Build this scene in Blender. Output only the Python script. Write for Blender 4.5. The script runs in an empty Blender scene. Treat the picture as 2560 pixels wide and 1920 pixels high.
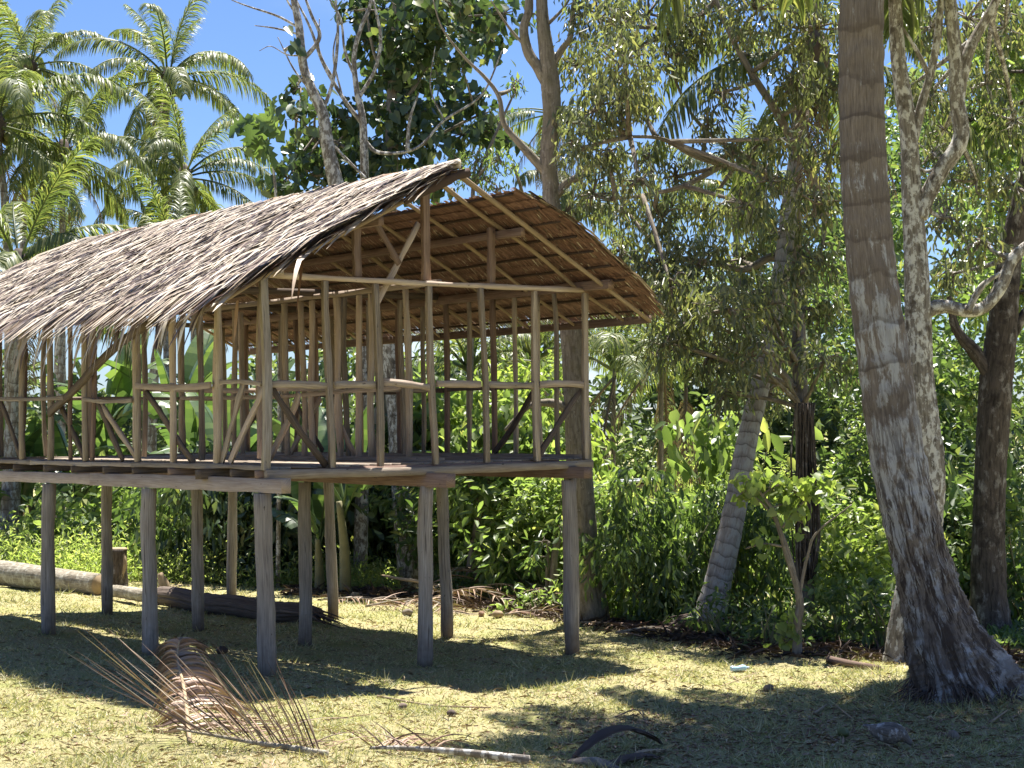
import bpy, math, random
import numpy as np
from mathutils import Vector, Matrix

rng = np.random.default_rng(11)
random.seed(11)
sc = bpy.context.scene
COL = sc.collection

# ------------------------------------------------------------------ camera, sky, sun, exposure
F_PX, PITCH, ROLL, CZ = 4304.7, 0.021775, 0.014357, 2.78       # focal length in pixels of a 2560 px wide frame
cam_d = bpy.data.cameras.new('camera'); cam = bpy.data.objects.new('camera', cam_d); COL.objects.link(cam)
cam_d.sensor_width = 36.0; cam_d.lens = 36.0 * F_PX / 2560.0
cam_d.clip_start = 0.1; cam_d.clip_end = 2000.0
_cp, _sp, _cr, _sr = math.cos(PITCH), math.sin(PITCH), math.cos(ROLL), math.sin(ROLL)
R0 = Vector((1, 0, 0)); U0 = Vector((0, -_sp, _cp)); FW = Vector((0, _cp, _sp))
RT = R0 * _cr - U0 * _sr; UP = R0 * _sr + U0 * _cr
M = Matrix((RT, UP, -FW)).transposed().to_4x4(); M.translation = (0, 0, CZ)
cam.matrix_world = M
sc.camera = cam

SUN_EL, SUN_AZ = 69.0, 15.0                                     # azimuth clockwise from +Y
sun_dir = Vector((math.sin(math.radians(SUN_AZ)) * math.cos(math.radians(SUN_EL)),
                  math.cos(math.radians(SUN_AZ)) * math.cos(math.radians(SUN_EL)), math.sin(math.radians(SUN_EL))))
sd = bpy.data.lights.new('sun', 'SUN'); sd.energy = 5.0; sd.angle = math.radians(0.53); sd.color = (1.0, 0.955, 0.88)
sun = bpy.data.objects.new('sun', sd); COL.objects.link(sun)
sun.rotation_euler = sun_dir.to_track_quat('Z', 'Y').to_euler(); sun.location = (0, 0, 60)

w = bpy.data.worlds.new('World'); sc.world = w; w.use_nodes = True
nt = w.node_tree; nt.nodes.clear()
wo = nt.nodes.new('ShaderNodeOutputWorld'); bg = nt.nodes.new('ShaderNodeBackground')
sky = nt.nodes.new('ShaderNodeTexSky'); sky.sky_type = 'NISHITA'; sky.sun_disc = False
sky.sun_elevation = math.radians(SUN_EL); sky.sun_rotation = math.radians(SUN_AZ)
sky.altitude = 0; sky.air_density = 1.0; sky.dust_density = 0.25; sky.ozone_density = 3.0
tc = nt.nodes.new('ShaderNodeTexCoord'); mp = nt.nodes.new('ShaderNodeMapping'); mp.inputs['Scale'].default_value = (1, 1, 2.6)
nz = nt.nodes.new('ShaderNodeTexNoise'); nz.inputs['Scale'].default_value = 5.0; nz.inputs['Detail'].default_value = 7
nz.inputs['Roughness'].default_value = 0.55
cr = nt.nodes.new('ShaderNodeValToRGB'); cr.color_ramp.elements[0].position = 0.52; cr.color_ramp.elements[1].position = 0.72
sep = nt.nodes.new('ShaderNodeSeparateXYZ'); mr = nt.nodes.new('ShaderNodeMapRange')
mr.inputs['From Min'].default_value = 0.0; mr.inputs['From Max'].default_value = 0.16
mr.inputs['To Min'].default_value = 1.0; mr.inputs['To Max'].default_value = 0.06
mul = nt.nodes.new('ShaderNodeMath'); mul.operation = 'MULTIPLY'
mix = nt.nodes.new('ShaderNodeMix'); mix.data_type = 'RGBA'; mix.inputs['B'].default_value = (9.0, 9.3, 9.8, 1)
tint = nt.nodes.new('ShaderNodeMix'); tint.data_type = 'RGBA'; tint.blend_type = 'MULTIPLY'
tint.inputs['Factor'].default_value = 1.0; tint.inputs['B'].default_value = (0.58, 0.69, 0.93, 1)
L = nt.links.new
L(tc.outputs['Generated'], mp.inputs['Vector']); L(mp.outputs['Vector'], nz.inputs['Vector'])
L(nz.outputs['Fac'], cr.inputs['Fac']); L(tc.outputs['Generated'], sep.inputs['Vector']); L(sep.outputs['Z'], mr.inputs['Value'])
L(cr.outputs['Color'], mul.inputs[0]); L(mr.outputs['Result'], mul.inputs[1]); L(mul.outputs['Value'], mix.inputs['Factor'])
L(sky.outputs['Color'], tint.inputs['A']); L(tint.outputs['Result'], mix.inputs['A'])
L(mix.outputs['Result'], bg.inputs['Color']); bg.inputs['Strength'].default_value = 0.058
L(bg.outputs['Background'], wo.inputs['Surface'])

sc.view_settings.view_transform = 'Standard'; sc.view_settings.look = 'None'
sc.view_settings.exposure = 1.55; sc.view_settings.gamma = 1.0; sc.view_settings.use_curve_mapping = False
sc.render.engine = 'CYCLES'
cy = sc.cycles
cy.max_bounces = 9; cy.diffuse_bounces = 5; cy.glossy_bounces = 2; cy.transmission_bounces = 4; cy.transparent_max_bounces = 6
cy.caustics_reflective = False; cy.caustics_refractive = False; cy.use_denoising = True
cy.sample_clamp_indirect = 10.0

# ------------------------------------------------------------------ geometry helpers
VW = 2560.0 / 2212.0
def ray(vx, vy):
    A = vx * VW - 1280; B = 960 - vy * VW
    a = A * _cr + B * _sr; b = -A * _sr + B * _cr
    return np.array([a / F_PX, 0, 0]) + np.array(U0) * b / F_PX + np.array(FW)
def at(vx, vy, Y):
    r = ray(vx, vy); return r * (Y / r[1]) + np.array([0, 0, CZ])
def px(n, Y):                                                   # size in metres of n view pixels at distance Y
    return n * VW / F_PX * Y
def G(x, y):
    x = np.asarray(x, float); y = np.asarray(y, float)
    yy = np.where(y > 42, 42 + (y - 42) * 0.15, np.where(y < 4, 4 + (y - 4) * 0.2, y)); xx = np.clip(x, -14, 14)
    z = 0.56 - 0.029 * xx - 0.031 * yy
    z = z + 0.02 * np.sin(x * 1.3 + y * 0.7) + 0.015 * np.sin(x * 2.9 - y * 1.9 + 1.0) + 0.008 * np.sin(x * 6.1 + y * 4.3)
    z = z + 0.30 * np.exp(-((x - 4.75) ** 2 + (y - 17.0) ** 2) / 1.3 ** 2)
    return z
def gpt(vx, vy):
    r = ray(vx, vy); t = 12.0
    for _ in range(60):
        p = r * t; t -= (p[2] + CZ - G(p[0], p[1])) / (r[2] - (-0.031)) * 0.8
    p = r * t; return np.array([p[0], p[1], float(G(p[0], p[1]))])
def nrm(a): return a / (np.linalg.norm(a, axis=-1, keepdims=True) + 1e-12)
def onground(x, y, dz=0.0): return (x, y, float(G(x, y)) + dz)

def catmull(P, n):
    P = np.asarray(P, float)
    if len(P) == 2:
        t = np.linspace(0, 1, n)[:, None]; return P[0] * (1 - t) + P[1] * t
    Q = np.vstack([2 * P[0] - P[1], P, 2 * P[-1] - P[-2]])
    seg = np.linspace(0, len(P) - 1, n); i = np.minimum(seg.astype(int), len(P) - 2); t = (seg - i)[:, None]
    a, b, c, d = Q[i], Q[i + 1], Q[i + 2], Q[i + 3]
    return 0.5 * (2 * b + (c - a) * t + (2 * a - 5 * b + 4 * c - d) * t ** 2 + (3 * b - a - 3 * c + d) * t ** 3)

class MB:
    def __init__(s): s.v = []; s.uv = []; s.f = {}; s.n = 0
    def add(s, v, faces, uv=None):
        v = np.asarray(v, float).reshape(-1, 3)
        s.v.append(v); s.uv.append(np.zeros((len(v), 2)) if uv is None else uv)
        for f in faces:
            f = np.asarray(f, np.int64)
            s.f.setdefault(f.shape[1], []).append(f + s.n)
        s.n += len(v)
    def tube(s, P, R, sides=8, n=None, wob=0.0, cap=True, flat=1.0, off=None):
        P = np.asarray(P, float); R = np.asarray(R, float) * np.ones(len(P))
        if n is None: n = len(P)
        C = catmull(P, n); r = np.interp(np.linspace(0, len(P) - 1, n), np.arange(len(P)), R)
        T = nrm(np.gradient(C, axis=0)); N = np.zeros_like(T)
        a = np.array([1.0, 0, 0]) if abs(T[0][0]) < 0.8 else np.array([0, 1.0, 0])
        N[0] = nrm(np.cross(T[0], a))
        for i in range(1, n):
            N[i] = nrm(N[i - 1] - T[i] * np.dot(N[i - 1], T[i]))
        B = np.cross(T, N)
        th = np.linspace(0, 2 * np.pi, sides + 1)
        rr = r[:, None] * np.ones((1, sides + 1))
        if wob:
            ph = rng.uniform(0, 6.28, 6); l = np.linspace(0, 1, n)[:, None] * 9
            if n > 40: rr = rr * (1 + rng.normal(0, .018, rr.shape)); rr[:, -1] = rr[:, 0]
            rr = rr * (1 + wob * (np.sin(2 * th + ph[0] + l) + 0.7 * np.sin(3 * th + ph[1] - 1.7 * l) + 0.5 * np.sin(5 * th + ph[2] + 3.1 * l)) / 2)
        V = C[:, None, :] + rr[..., None] * (np.cos(th)[None, :, None] * N[:, None, :] + flat * np.sin(th)[None, :, None] * B[:, None, :])
        Ln = np.concatenate([[0], np.cumsum(np.linalg.norm(np.diff(C, axis=0), axis=1))])
        o = rng.uniform(0, 50) if off is None else off
        uv = np.stack([np.repeat(Ln[:, None], sides + 1, 1) + o, th[None, :] * max(r.mean(), .003) + np.zeros((n, 1)) + o], -1)
        i, j = np.meshgrid(np.arange(n - 1), np.arange(sides), indexing='ij'); k = sides + 1
        q = np.stack([i * k + j, i * k + j + 1, (i + 1) * k + j + 1, (i + 1) * k + j], -1).reshape(-1, 4)
        faces = [q]
        if cap: faces += [np.arange(sides)[::-1][None], (np.arange(sides) + (n - 1) * k)[None]]
        s.add(V.reshape(-1, 3), faces, uv.reshape(-1, 2))
    def beam(s, p0, p1, wd, ht, up=(0, 0, 1), n=6, wob=0.006, bend=0.01, taper=1.0, roll=0.0):
        p0 = np.asarray(p0, float); p1 = np.asarray(p1, float); T = nrm(p1 - p0); ln = np.linalg.norm(p1 - p0)
        up = np.asarray(up, float)
        if abs(np.dot(T, up)) > 0.95: up = np.array([0, 1.0, 0]) if abs(T[1]) < 0.9 else np.array([1.0, 0, 0])
        S = nrm(np.cross(T, up)); N = np.cross(S, T)
        if roll: S, N = S * math.cos(roll) + N * math.sin(roll), -S * math.sin(roll) + N * math.cos(roll)
        t = np.linspace(0, 1, n); C = p0 + (p1 - p0) * t[:, None]
        bs, bn = rng.normal(0, bend, 2)
        C = C + np.sin(np.pi * t)[:, None] * (S * bs + N * bn) + np.sin(2 * np.pi * t)[:, None] * S * rng.normal(0, bend * .5)
        cs = np.array([[-1, -1], [1, -1], [1, 1], [-1, 1], [-1, -1]]) * 0.5
        tp = 1 + (taper - 1) * t
        wv = wd * tp[:, None] + rng.normal(0, wob, (n, 1)); hv = ht * tp[:, None] + rng.normal(0, wob, (n, 1))
        V = C[:, None] + (cs[None, :, 0] * wv)[..., None] * S + (cs[None, :, 1] * hv)[..., None] * N
        jt = rng.normal(0, wob * .5, V.shape); jt[:, 4] = jt[:, 0]; V = V + jt
        o = rng.uniform(0, 80)
        pv = np.array([0, wd, wd + ht, 2 * wd + ht, 2 * (wd + ht)])
        uv = np.stack([np.repeat((t * ln)[:, None], 5, 1) + o, pv[None] + o + np.zeros((n, 1))], -1)
        i, j = np.meshgrid(np.arange(n - 1), np.arange(4), indexing='ij')
        q = np.stack([i * 5 + j, i * 5 + j + 1, (i + 1) * 5 + j + 1, (i + 1) * 5 + j], -1).reshape(-1, 4)
        s.add(V.reshape(-1, 3), [q, np.array([[3, 2, 1, 0]]), np.array([[0, 1, 2, 3]]) + (n - 1) * 5], uv.reshape(-1, 2))
        return s
    def mesh(s, name, mat, smooth=False):
        me = bpy.data.meshes.new(name)
        if not s.v: return me
        v = np.vstack(s.v).astype(np.float32); uv = np.vstack(s.uv).astype(np.float32)
        loops = []; sizes = []
        for k, fl in s.f.items():
            f = np.vstack(fl); loops.append(f.reshape(-1)); sizes.append(np.full(len(f), k))
        loops = np.concatenate(loops).astype(np.int32); sizes = np.concatenate(sizes)
        starts = np.concatenate([[0], np.cumsum(sizes)[:-1]]).astype(np.int32)
        me.vertices.add(len(v)); me.vertices.foreach_set('co', v.ravel())
        me.loops.add(len(loops)); me.loops.foreach_set('vertex_index', loops)
        me.polygons.add(len(sizes)); me.polygons.foreach_set('loop_start', starts)
        me.update(calc_edges=True)
        if smooth: me.polygons.foreach_set('use_smooth', np.ones(len(sizes), bool))
        ul = me.uv_layers.new(name='UVMap'); ul.data.foreach_set('uv', uv[loops].ravel())
        if mat: me.materials.append(mat)
        me.update(); me.validate()
        return me
    def build(s, name, mat, parent=None, smooth=False):
        return link(name, s.mesh(name, mat, smooth), parent)
def link(name, me, parent=None):
    o = bpy.data.objects.new(name, me); COL.objects.link(o)
    if parent is not None: o.parent = parent
    return o
def tag(o, label, cat, group=None, kind=None):
    o['label'] = label; o['category'] = cat
    if group: o['group'] = group
    if kind: o['kind'] = kind
    return o
def thing(name, label, cat, loc=(0, 0, 0), rotz=0.0, group=None):
    o = bpy.data.objects.new(name, None); COL.objects.link(o); o.empty_display_size = 0.2
    o.location = tuple(float(c) for c in loc); o.rotation_euler = (0, 0, rotz)
    return tag(o, label, cat, group)

# leaf templates: (x along the leaf, y across, z off the blade), polygons
LANCE = (np.array([[0, 0, 0], [.4, .5, .10], [.4, -.5, .10], [1, 0, -.12]]), [np.array([[0, 3, 1]]), np.array([[0, 2, 3]])])
OVAL = (np.array([[0, 0, 0], [.28, .42, .10], [.66, .42, .06], [1, 0, -.10], [.66, -.42, .06], [.28, -.42, .10]]),
        [np.array([[0, 3, 2, 1]]), np.array([[0, 5, 4, 3]])])
HEART = (np.array([[.08, 0, 0], [-.06, .28, .05], [.22, .52, .08], [.6, .36, .04], [1, 0, -.12], [.6, -.36, .04], [.22, -.52, .08], [-.06, -.28, .05]]),
         [np.array([[0, 4, 3, 2, 1]]), np.array([[0, 7, 6, 5, 4]])])
STRIP = (np.array([[0, .5, 0], [0, -.5, 0], [.5, .5, .05], [.5, -.5, .05], [1, .08, -.02], [1, -.08, -.02]]),
         [np.array([[0, 2, 3, 1]]), np.array([[2, 4, 5, 3]])])
def leaves(mb, P, D, N, Ln, Wd, tmpl):
    T, polys = tmpl; n = len(P); k = len(T)
    D = nrm(D); S = nrm(np.cross(D, N)); N2 = np.cross(S, D)
    Ln = np.asarray(Ln) * np.ones(n); Wd = np.asarray(Wd) * np.ones(n)
    V = P[:, None] + (T[None, :, 0] * Ln[:, None])[..., None] * D[:, None] + (T[None, :, 1] * Wd[:, None])[..., None] * S[:, None] \
        + (T[None, :, 2] * Ln[:, None])[..., None] * N2[:, None]
    base = (np.arange(n) * k)[:, None]
    mb.add(V.reshape(-1, 3), [(base[:, None, :] + pf[None]).reshape(-1, pf.shape[1]) for pf in polys])
def rdir(n):
    return nrm(rng.normal(0, 1, (n, 3)))

# ------------------------------------------------------------------ materials
def mat_base(name):
    m = bpy.data.materials.new(name); m.use_nodes = True; t = m.node_tree; t.nodes.clear()
    o = t.nodes.new('ShaderNodeOutputMaterial'); b = t.nodes.new('ShaderNodeBsdfPrincipled')
    t.links.new(b.outputs['BSDF'], o.inputs['Surface'])
    return m, t, o, b
def ramp(t, fac, stops):
    r = t.nodes.new('ShaderNodeValToRGB'); e = r.color_ramp.elements
    while len(e) < len(stops): e.new(0.5)
    for x, (p, c) in zip(e, stops): x.position = p; x.color = (c[0], c[1], c[2], 1)
    t.links.new(fac, r.inputs['Fac']); return r.outputs['Color']
def noise(t, scale, vec=None, detail=5, rough=0.55, dist=0.0):
    n = t.nodes.new('ShaderNodeTexNoise'); n.inputs['Scale'].default_value = scale; n.inputs['Detail'].default_value = detail
    n.inputs['Roughness'].default_value = rough; n.inputs['Distortion'].default_value = dist
    if vec is not None: t.links.new(vec, n.inputs['Vector'])
    return n.outputs['Fac']
def mapped(t, out, scale):
    m = t.nodes.new('ShaderNodeMapping'); m.inputs['Scale'].default_value = scale; t.links.new(out, m.inputs['Vector']); return m.outputs['Vector']
def mixc(t, fac, a, b, mode='MIX'):
    m = t.nodes.new('ShaderNodeMix'); m.data_type = 'RGBA'; m.blend_type = mode
    for k, v in (('Factor', fac), ('A', a), ('B', b)):
        if isinstance(v, (int, float)): m.inputs[k].default_value = v
        elif isinstance(v, tuple): m.inputs[k].default_value = (v[0], v[1], v[2], 1)
        else: t.links.new(v, m.inputs[k])
    return m.outputs['Result']
def bump(t, b, h, strength, dist):
    n = t.nodes.new('ShaderNodeBump'); n.inputs['Strength'].default_value = strength; n.inputs['Distance'].default_value = dist
    t.links.new(h, n.inputs['Height']); t.links.new(n.outputs['Normal'], b.inputs['Normal'])
def coord(t, k): return t.nodes.new('ShaderNodeTexCoord').outputs[k]
def rnd_obj(t): return t.nodes.new('ShaderNodeObjectInfo').outputs['Random']
def rnd_isl(t):
    a = t.nodes.new('ShaderNodeMath'); a.operation = 'ADD'; f = t.nodes.new('ShaderNodeMath'); f.operation = 'FRACT'
    t.links.new(t.nodes.new('ShaderNodeNewGeometry').outputs['Random Per Island'], a.inputs[0]); t.links.new(rnd_obj(t), a.inputs[1]); t.links.new(a.outputs[0], f.inputs[0]); return f.outputs[0]
def vscale(t, fac, lo, hi):
    m = t.nodes.new('ShaderNodeMapRange'); m.inputs['To Min'].default_value = lo; m.inputs['To Max'].default_value = hi
    t.links.new(fac, m.inputs['Value']); return m.outputs['Result']

def m_wood(name, stops, dark=(.05, .035, .025), var=0.35, rough=0.85, knots=True, soil=False):
    m, t, o, b = mat_base(name); uv = coord(t, 'UV')
    g = noise(t, 1.0, mapped(t, uv, (3.0, 70.0, 1)), 6, 0.6, 0.3)
    c = ramp(t, g, stops)
    blot = noise(t, 1.0, mapped(t, uv, (2.2, 9.0, 1)), 3)
    c = mixc(t, vscale(t, blot, -0.4, 1.0), c, mixc(t, 1.0, c, (.62, .55, .50), 'MULTIPLY'))
    if knots:
        k = noise(t, 1.0, mapped(t, uv, (9.0, 26.0, 1)), 2)
        kk = ramp(t, k, [(0.69, (0, 0, 0)), (0.76, (1, 1, 1))]); c = mixc(t, kk, c, dark)
    if soil:
        ob = coord(t, 'Object'); sx = t.nodes.new('ShaderNodeSeparateXYZ'); t.links.new(ob, sx.inputs[0])
        ad = t.nodes.new('ShaderNodeMath'); ad.operation = 'MULTIPLY_ADD'; ad.inputs[1].default_value = -.55; t.links.new(noise(t, 9.0, ob, 5, .65), ad.inputs[0]); t.links.new(sx.outputs['Z'], ad.inputs[2])
        mz = t.nodes.new('ShaderNodeMapRange'); mz.inputs['From Min'].default_value = -2.62; mz.inputs['From Max'].default_value = -2.15; mz.inputs['To Min'].default_value = .85; mz.inputs['To Max'].default_value = 0.0; t.links.new(ad.outputs[0], mz.inputs['Value'])
        c = mixc(t, mz.outputs['Result'], c, (.13, .095, .065))
        cr_ = noise(t, 1.0, mapped(t, uv, (1.1, 42.0, 1)), 4, .5, .5); c = mixc(t, ramp(t, cr_, [(.63, (0, 0, 0)), (.67, (.8, .8, .8))]), c, dark)
    v = vscale(t, rnd_obj(t), 1 - var, 1 + var * .6)
    hs = t.nodes.new('ShaderNodeHueSaturation'); t.links.new(c, hs.inputs['Color']); t.links.new(v, hs.inputs['Value'])
    t.links.new(hs.outputs['Color'], b.inputs['Base Color']); b.inputs['Roughness'].default_value = rough
    b.inputs['Specular IOR Level'].default_value = 0.25
    bump(t, b, g, 0.5, 0.006); return m
WOOD = m_wood('sawn_timber', [(.25, (.23, .183, .142)), (.5, (.41, .34, .27)), (.75, (.56, .48, .39))])
WOODP = m_wood('pale_timber', [(.2, (.34, .26, .205)), (.5, (.54, .435, .35)), (.8, (.68, .58, .485))], dark=(.16, .10, .06), var=.15)
WOODD = m_wood('dark_timber', [(.25, (.075, .056, .046)), (.5, (.135, .104, .084)), (.75, (.21, .17, .14))], var=.3)
WOODR = m_wood('reddish_timber', [(.25, (.16, .105, .085)), (.5, (.28, .195, .155)), (.75, (.39, .285, .23))], var=.25)
POST = m_wood('post_timber', [(.25, (.20, .175, .15)), (.5, (.37, .328, .285)), (.75, (.53, .475, .42))], var=.15, soil=True)
POLE = m_wood('peeled_pole', [(.2, (.22, .16, .10)), (.5, (.35, .265, .175)), (.8, (.47, .37, .255))], dark=(.2, .12, .06), var=.2)

def m_thatch(name, stops, rough=0.6, trans=0.0):
    m, t, o, b = mat_base(name)
    c = ramp(t, rnd_isl(t), stops)
    n = noise(t, 14.0, coord(t, 'Object'), 4)
    c = mixc(t, vscale(t, n, -.2, 0.7), c, mixc(t, 1.0, c, (.6, .52, .45), 'MULTIPLY'))
    t.links.new(c, b.inputs['Base Color']); b.inputs['Roughness'].default_value = rough
    b.inputs['Specular IOR Level'].default_value = 0.4
    return m
THATCH = m_thatch('weathered_thatch', [(0, (.035, .024, .02)), (.18, (.13, .085, .06)), (.4, (.34, .27, .195)), (.7, (.56, .475, .36)), (1, (.80, .73, .60))], 0.45)
UNDER = m_thatch('thatch_underside', [(0, (.17, .092, .068)), (.5, (.25, .142, .108)), (1, (.35, .21, .165))], 0.7)
BATTEN = m_thatch('batten_dark', [(0, (.05, .03, .022)), (1, (.08, .05, .036))], 0.8)  # near-black: shade of the overlapping shingle rows painted into the batten colour
PALEDRY = m_thatch('pale_dry_leaf', [(0, (.27, .175, .12)), (.5, (.40, .28, .20)), (1, (.56, .42, .32))], 0.5)
DRYLEAF = m_thatch('dry_leaf', [(0, (.16, .085, .05)), (.5, (.31, .19, .12)), (1, (.48, .34, .23))], 0.55)
STRAW = m_thatch('straw', [(0, (.20, .13, .07)), (.4, (.42, .33, .19)), (1, (.70, .60, .40))], 0.6)
HUSK = m_thatch('dead_brown', [(0, (.06, .042, .034)), (.5, (.12, .085, .066)), (1, (.21, .155, .12))], 0.8)

def m_leaf(name, stops, rough=0.42, trans=0.35, tc_=(1.2, 1.32, .55), spec=0.5, big=0.0, gain=1.3):
    m, t, o, b = mat_base(name)
    stops = [(p_, tuple(gain * (.78 * x + .22 * (.3 * q[0] + .6 * q[1] + .1 * q[2])) for x in q)) for p_, q in stops]
    c = ramp(t, rnd_isl(t), stops)
    if big:
        n = noise(t, big, coord(t, 'Object'), 3); c = mixc(t, vscale(t, n, -.3, .9), c, mixc(t, 1.0, c, (1.5, 1.35, .8), 'MULTIPLY'))
    t.links.new(c, b.inputs['Base Color']); b.inputs['Roughness'].default_value = rough
    b.inputs['Specular IOR Level'].default_value = spec
    tr = t.nodes.new('ShaderNodeBsdfTranslucent'); t.links.new(mixc(t, 1.0, c, tc_, 'MULTIPLY'), tr.inputs['Color'])
    ms = t.nodes.new('ShaderNodeMixShader'); ms.inputs['Fac'].default_value = trans
    t.links.new(b.outputs['BSDF'], ms.inputs[1]); t.links.new(tr.outputs['BSDF'], ms.inputs[2]); t.links.new(ms.outputs['Shader'], o.inputs['Surface'])
    return m
LEAF_OLIVE = m_leaf('olive_leaf', [(0, (.075, .090, .045)), (.45, (.120, .135, .066)), (.8, (.18, .19, .095)), (.95, (.26, .25, .11)), (1, (.34, .27, .09))], .32, .48, spec=.9)
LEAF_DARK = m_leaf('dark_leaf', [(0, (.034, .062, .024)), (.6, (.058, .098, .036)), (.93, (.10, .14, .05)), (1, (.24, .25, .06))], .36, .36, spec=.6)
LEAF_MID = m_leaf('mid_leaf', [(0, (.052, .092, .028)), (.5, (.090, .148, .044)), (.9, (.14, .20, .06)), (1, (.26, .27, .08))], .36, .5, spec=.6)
LEAF_BRIGHT = m_leaf('bright_leaf', [(0, (.095, .15, .04)), (.5, (.16, .225, .062)), (.9, (.23, .29, .09)), (1, (.36, .36, .12))], .4, .55)
LEAF_LIME = m_leaf('lime_leaf', [(0, (.13, .19, .035)), (.5, (.20, .27, .05)), (1, (.30, .34, .08))], .45, .55)
LEAF_WEED = m_leaf('weed_leaf', [(0, (.15, .21, .055)), (.5, (.24, .30, .09)), (.85, (.33, .36, .13)), (1, (.42, .40, .18))], .5, .6)
LEAF_FAR = m_leaf('far_leaf', [(0, (.055, .088, .038)), (.5, (.10, .145, .062)), (.9, (.16, .21, .095)), (1, (.25, .27, .12))], .42, .45)
FROND = m_leaf('palm_frond_green', [(0, (.070, .100, .030)), (.5, (.115, .150, .044)), (.85, (.18, .205, .06)), (1, (.30, .28, .08))], .42, .46, spec=.4, gain=1.3)
FROND_DRY = m_leaf('palm_frond_dry', [(0, (.10, .06, .035)), (.5, (.20, .135, .08)), (1, (.32, .24, .15))], .6, .15)
BANANA = m_leaf('banana_leaf', [(0, (.050, .100, .042)), (.6, (.078, .142, .055)), (1, (.12, .19, .065))], .34, .42, spec=.6, big=2.0)
GRASSB = m_leaf('grass_blade', [(0, (.15, .19, .05)), (.35, (.28, .285, .095)), (.7, (.44, .385, .17)), (1, (.60, .52, .31))], .55, .35, tc_=(1.1, 1.15, .6), gain=1.08)

def m_bark(name, base, light, dark, ls=9.0, lt=(.50, .62), vs=30.0, bumpd=.02, ringlike=False, moss=None):
    m, t, o, b = mat_base(name); uv = coord(t, 'UV'); ob = coord(t, 'Object')
    fib = noise(t, 1.0, mapped(t, uv, (4.0, vs, 1)), 6, .65, .4)
    c = ramp(t, fib, [(.3, dark), (.55, base), (.8, tuple(min(1, x * 1.35) for x in base))])
    li = noise(t, ls, mapped(t, ob, (1, 1, .55)), 7, .68, .2)
    c = mixc(t, ramp(t, li, [(lt[0], (0, 0, 0)), (lt[1], (1, 1, 1))]), c, light)
    dk = noise(t, ls * .45, ob, 5, .6)
    c = mixc(t, ramp(t, dk, [(.54, (0, 0, 0)), (.68, (.85, .85, .85))]), c, dark)
    if moss:
        mo = noise(t, 5.0, ob, 5); c = mixc(t, ramp(t, mo, [(.5, (0, 0, 0)), (.7, (.7, .7, .7))]), c, moss)
    t.links.new(c, b.inputs['Base Color']); b.inputs['Roughness'].default_value = .9; b.inputs['Specular IOR Level'].default_value = .2
    hh = t.nodes.new('ShaderNodeMath'); hh.operation = 'ADD'; t.links.new(fib, hh.inputs[0]); t.links.new(li, hh.inputs[1])
    bump(t, b, hh.outputs[0], .7, bumpd); return m
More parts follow.
